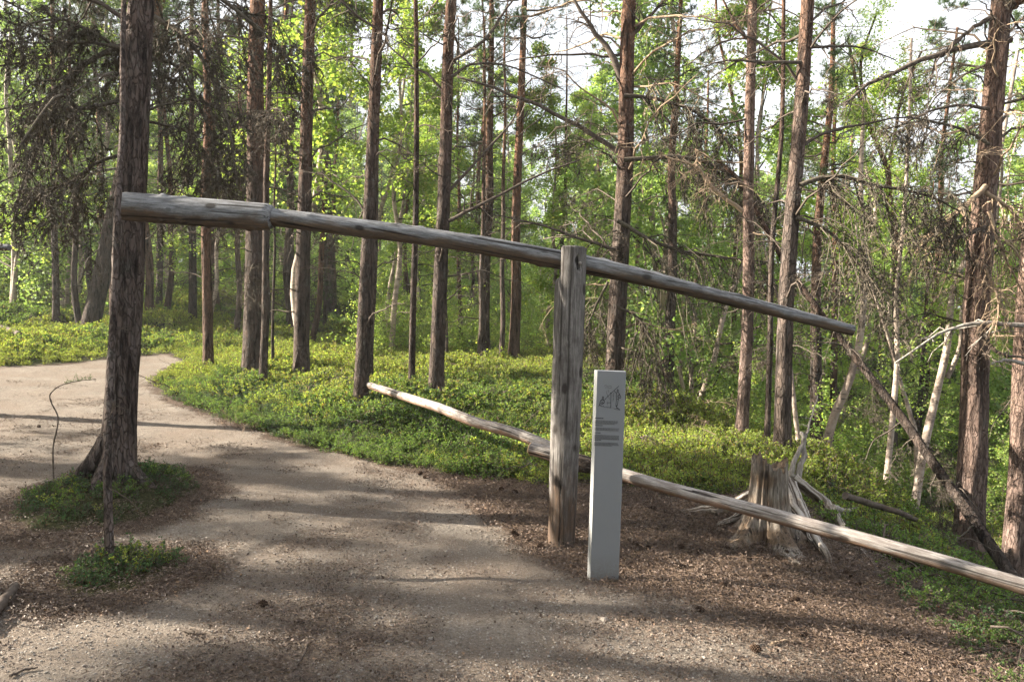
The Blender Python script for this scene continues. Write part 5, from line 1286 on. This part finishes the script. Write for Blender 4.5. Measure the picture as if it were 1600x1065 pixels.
def dark_beam():
    # log lashed to a spruce that stands just outside the left edge
    B, dp = ground_hit(-60, 600)
    make_tree('spruce_tree', -62, 590, 30, -4, 'dark trunk just at the left edge with hanging twigs', mat=M_LICH, depth=9.0, H=11, nb=9, kinds=[BR_LICH, BR_SPRUCE], b0=2.2, b1=6, bl=(1.0, 1.9), seg=20, cat='spruce')
    root = empty('sawn_log', P(-60, 386, 8.8)); tag(root, 'dark sawn log end jutting in horizontally at the left edge', 'log')
    log_along('timber', P(-60, 384, 8.8), P(14, 387, 8.8), [(0, .04), (1, .038)], M_LOG, root, seg=16, n=14, seed=9)
dark_beam()

# pine cones
def cones():
    rg = np.random.default_rng(111)
    g = Geo(); n = 60; k = np.arange(n); t = (k + .5) / n; ph = k * 2.39996; r = .014 * np.sin(np.pi * (.12 + .86 * t)) ** .8; z = t * .045
    v, q = tubes(np.array([[0, 0, 0.], [0, 0, .022], [0, 0, .045]]), np.array([.006, .010, .003]), 8); g.add(v, q=q)
    for i in range(n):
        d = np.array([math.cos(ph[i]), math.sin(ph[i]), .25]); s = np.array([-math.sin(ph[i]), math.cos(ph[i]), 0]); p = np.array([0, 0, z[i]])
        g.add(np.array([p + s * .003, p + d * r[i] * .8 + s * .005, p + d * r[i] * 1.25 + [0, 0, .002], p + d * r[i] * .8 - s * .005, p - s * .003, p + d * r[i] - [0, 0, .004]]), q=[[0, 1, 3, 4]], t=[[1, 2, 3], [1, 5, 2], [5, 3, 2]])
    me = g.mesh('pine_cone', [M_CONE], smooth=False)
    spots = [(405, 945, 'lone dark pine cone on the open path right of the small plant patch'), (62, 668, 'pine cone on the path left of the curved sapling')]
    for px, py, lb in spots:
        h, d_ = ground_hit(px, py); o = link('pine_cone', me, None, h + Vector((0, 0, .013)), (1.5, rg.uniform(0, 6), rg.uniform(0, 6)), (1.2,) * 3); tag(o, lb, 'pine cone')
    pts = [(1072, 890), (1060, 862), (1090, 866), (1110, 905), (1135, 920), (1200, 920), (1200, 905), (1225, 865), (1190, 868), (1235, 945), (1260, 935), (1000, 855), (1010, 862), (1140, 862), (1165, 880), (1100, 960), (1172, 1020), (810, 842), (850, 860), (825, 850), (1025, 800), (1040, 806), (1290, 930), (1350, 920), (1390, 1010), (1420, 1030), (1470, 1040), (1330, 905), (655, 745), (668, 750), (780, 768), (800, 772), (1250, 1000), (1500, 1050)]
    for px, py in pts:
        h, d_ = ground_hit(px, py); o = link('pine_cone', me, None, h + Vector((0, 0, .022)), (rg.uniform(1.2, 1.9), rg.uniform(0, 6), rg.uniform(0, 6)), (rg.uniform(1.0, 1.4),) * 3)
        tag(o, 'dark pine cone lying on the brown needle litter near post and stump', 'pine cone', 'pine cones on the needle litter')
cones()
def stones():
    rg = np.random.default_rng(121); 
    lst = [(945, 968, 18, 'pale flat stone flush in the path below the information panel'), (673, 998, 11, 'small tan stone on the path at bottom centre'), (697, 862, 8, 'pale pebble on the path left of the post'), (549, 897, 8, 'whitish pebble on the middle of the path'), (960, 1001 - 60, 8, 'little tan stone just below the panel foot'), (583, 976, 8, 'grey-white pebble on the lower path left of the tan stone'), (440, 929, 7, 'small light pebble on the path beside the lone cone'), (1312, 1033, 10, 'light stone at the lower right edge of the path')]
    for px, py, s, lb in lst:
        h, d_ = ground_hit(px, py); g = Geo(); v, t = blob(rg, (1, .8, .45), .2); v = v * s / 2 * d_ / FPX; g.add(v, t=t)
        o = link('stone', g.mesh('stone', [M_STONE], smooth=False), None, h, (0, 0, rg.uniform(0, 6))); tag(o, lb, 'stone')
stones()
def haze():  # haze volume added as a stand-in for veiling glare
    m = bpy.data.materials.new('haze'); m.use_nodes = True; n = m.node_tree; n.nodes.clear(); out = n.nodes.new('ShaderNodeOutputMaterial')
    pv = n.nodes.new('ShaderNodeVolumePrincipled'); pv.inputs['Color'].default_value = (.9, .95, 1, 1); pv.inputs['Density'].default_value = HAZE; pv.inputs['Anisotropy'].default_value = .2
    n.links.new(pv.outputs[0], out.inputs['Volume'])
    zs = [v for v in (-16., 32.)]; g = Geo(); x0, x1, y0, y1 = -175., 175., -12., 185.
    g.add([(x, y, z) for z in zs for y in (y0, y1) for x in (x0, x1)], q=[[0, 2, 3, 1], [4, 5, 7, 6], [0, 1, 5, 4], [2, 6, 7, 3], [0, 4, 6, 2], [1, 3, 7, 5]])
    o = link('haze', g.mesh('haze', [m], smooth=False)); tag(o, 'thin haze volume added to give the forest air a veil of glare', 'haze', kind='stuff')
HAZE = .0008
haze()
print('OBJECTS', len(scene.objects), 'TRIS', sum(len(m.polygons) for m in bpy.data.meshes))
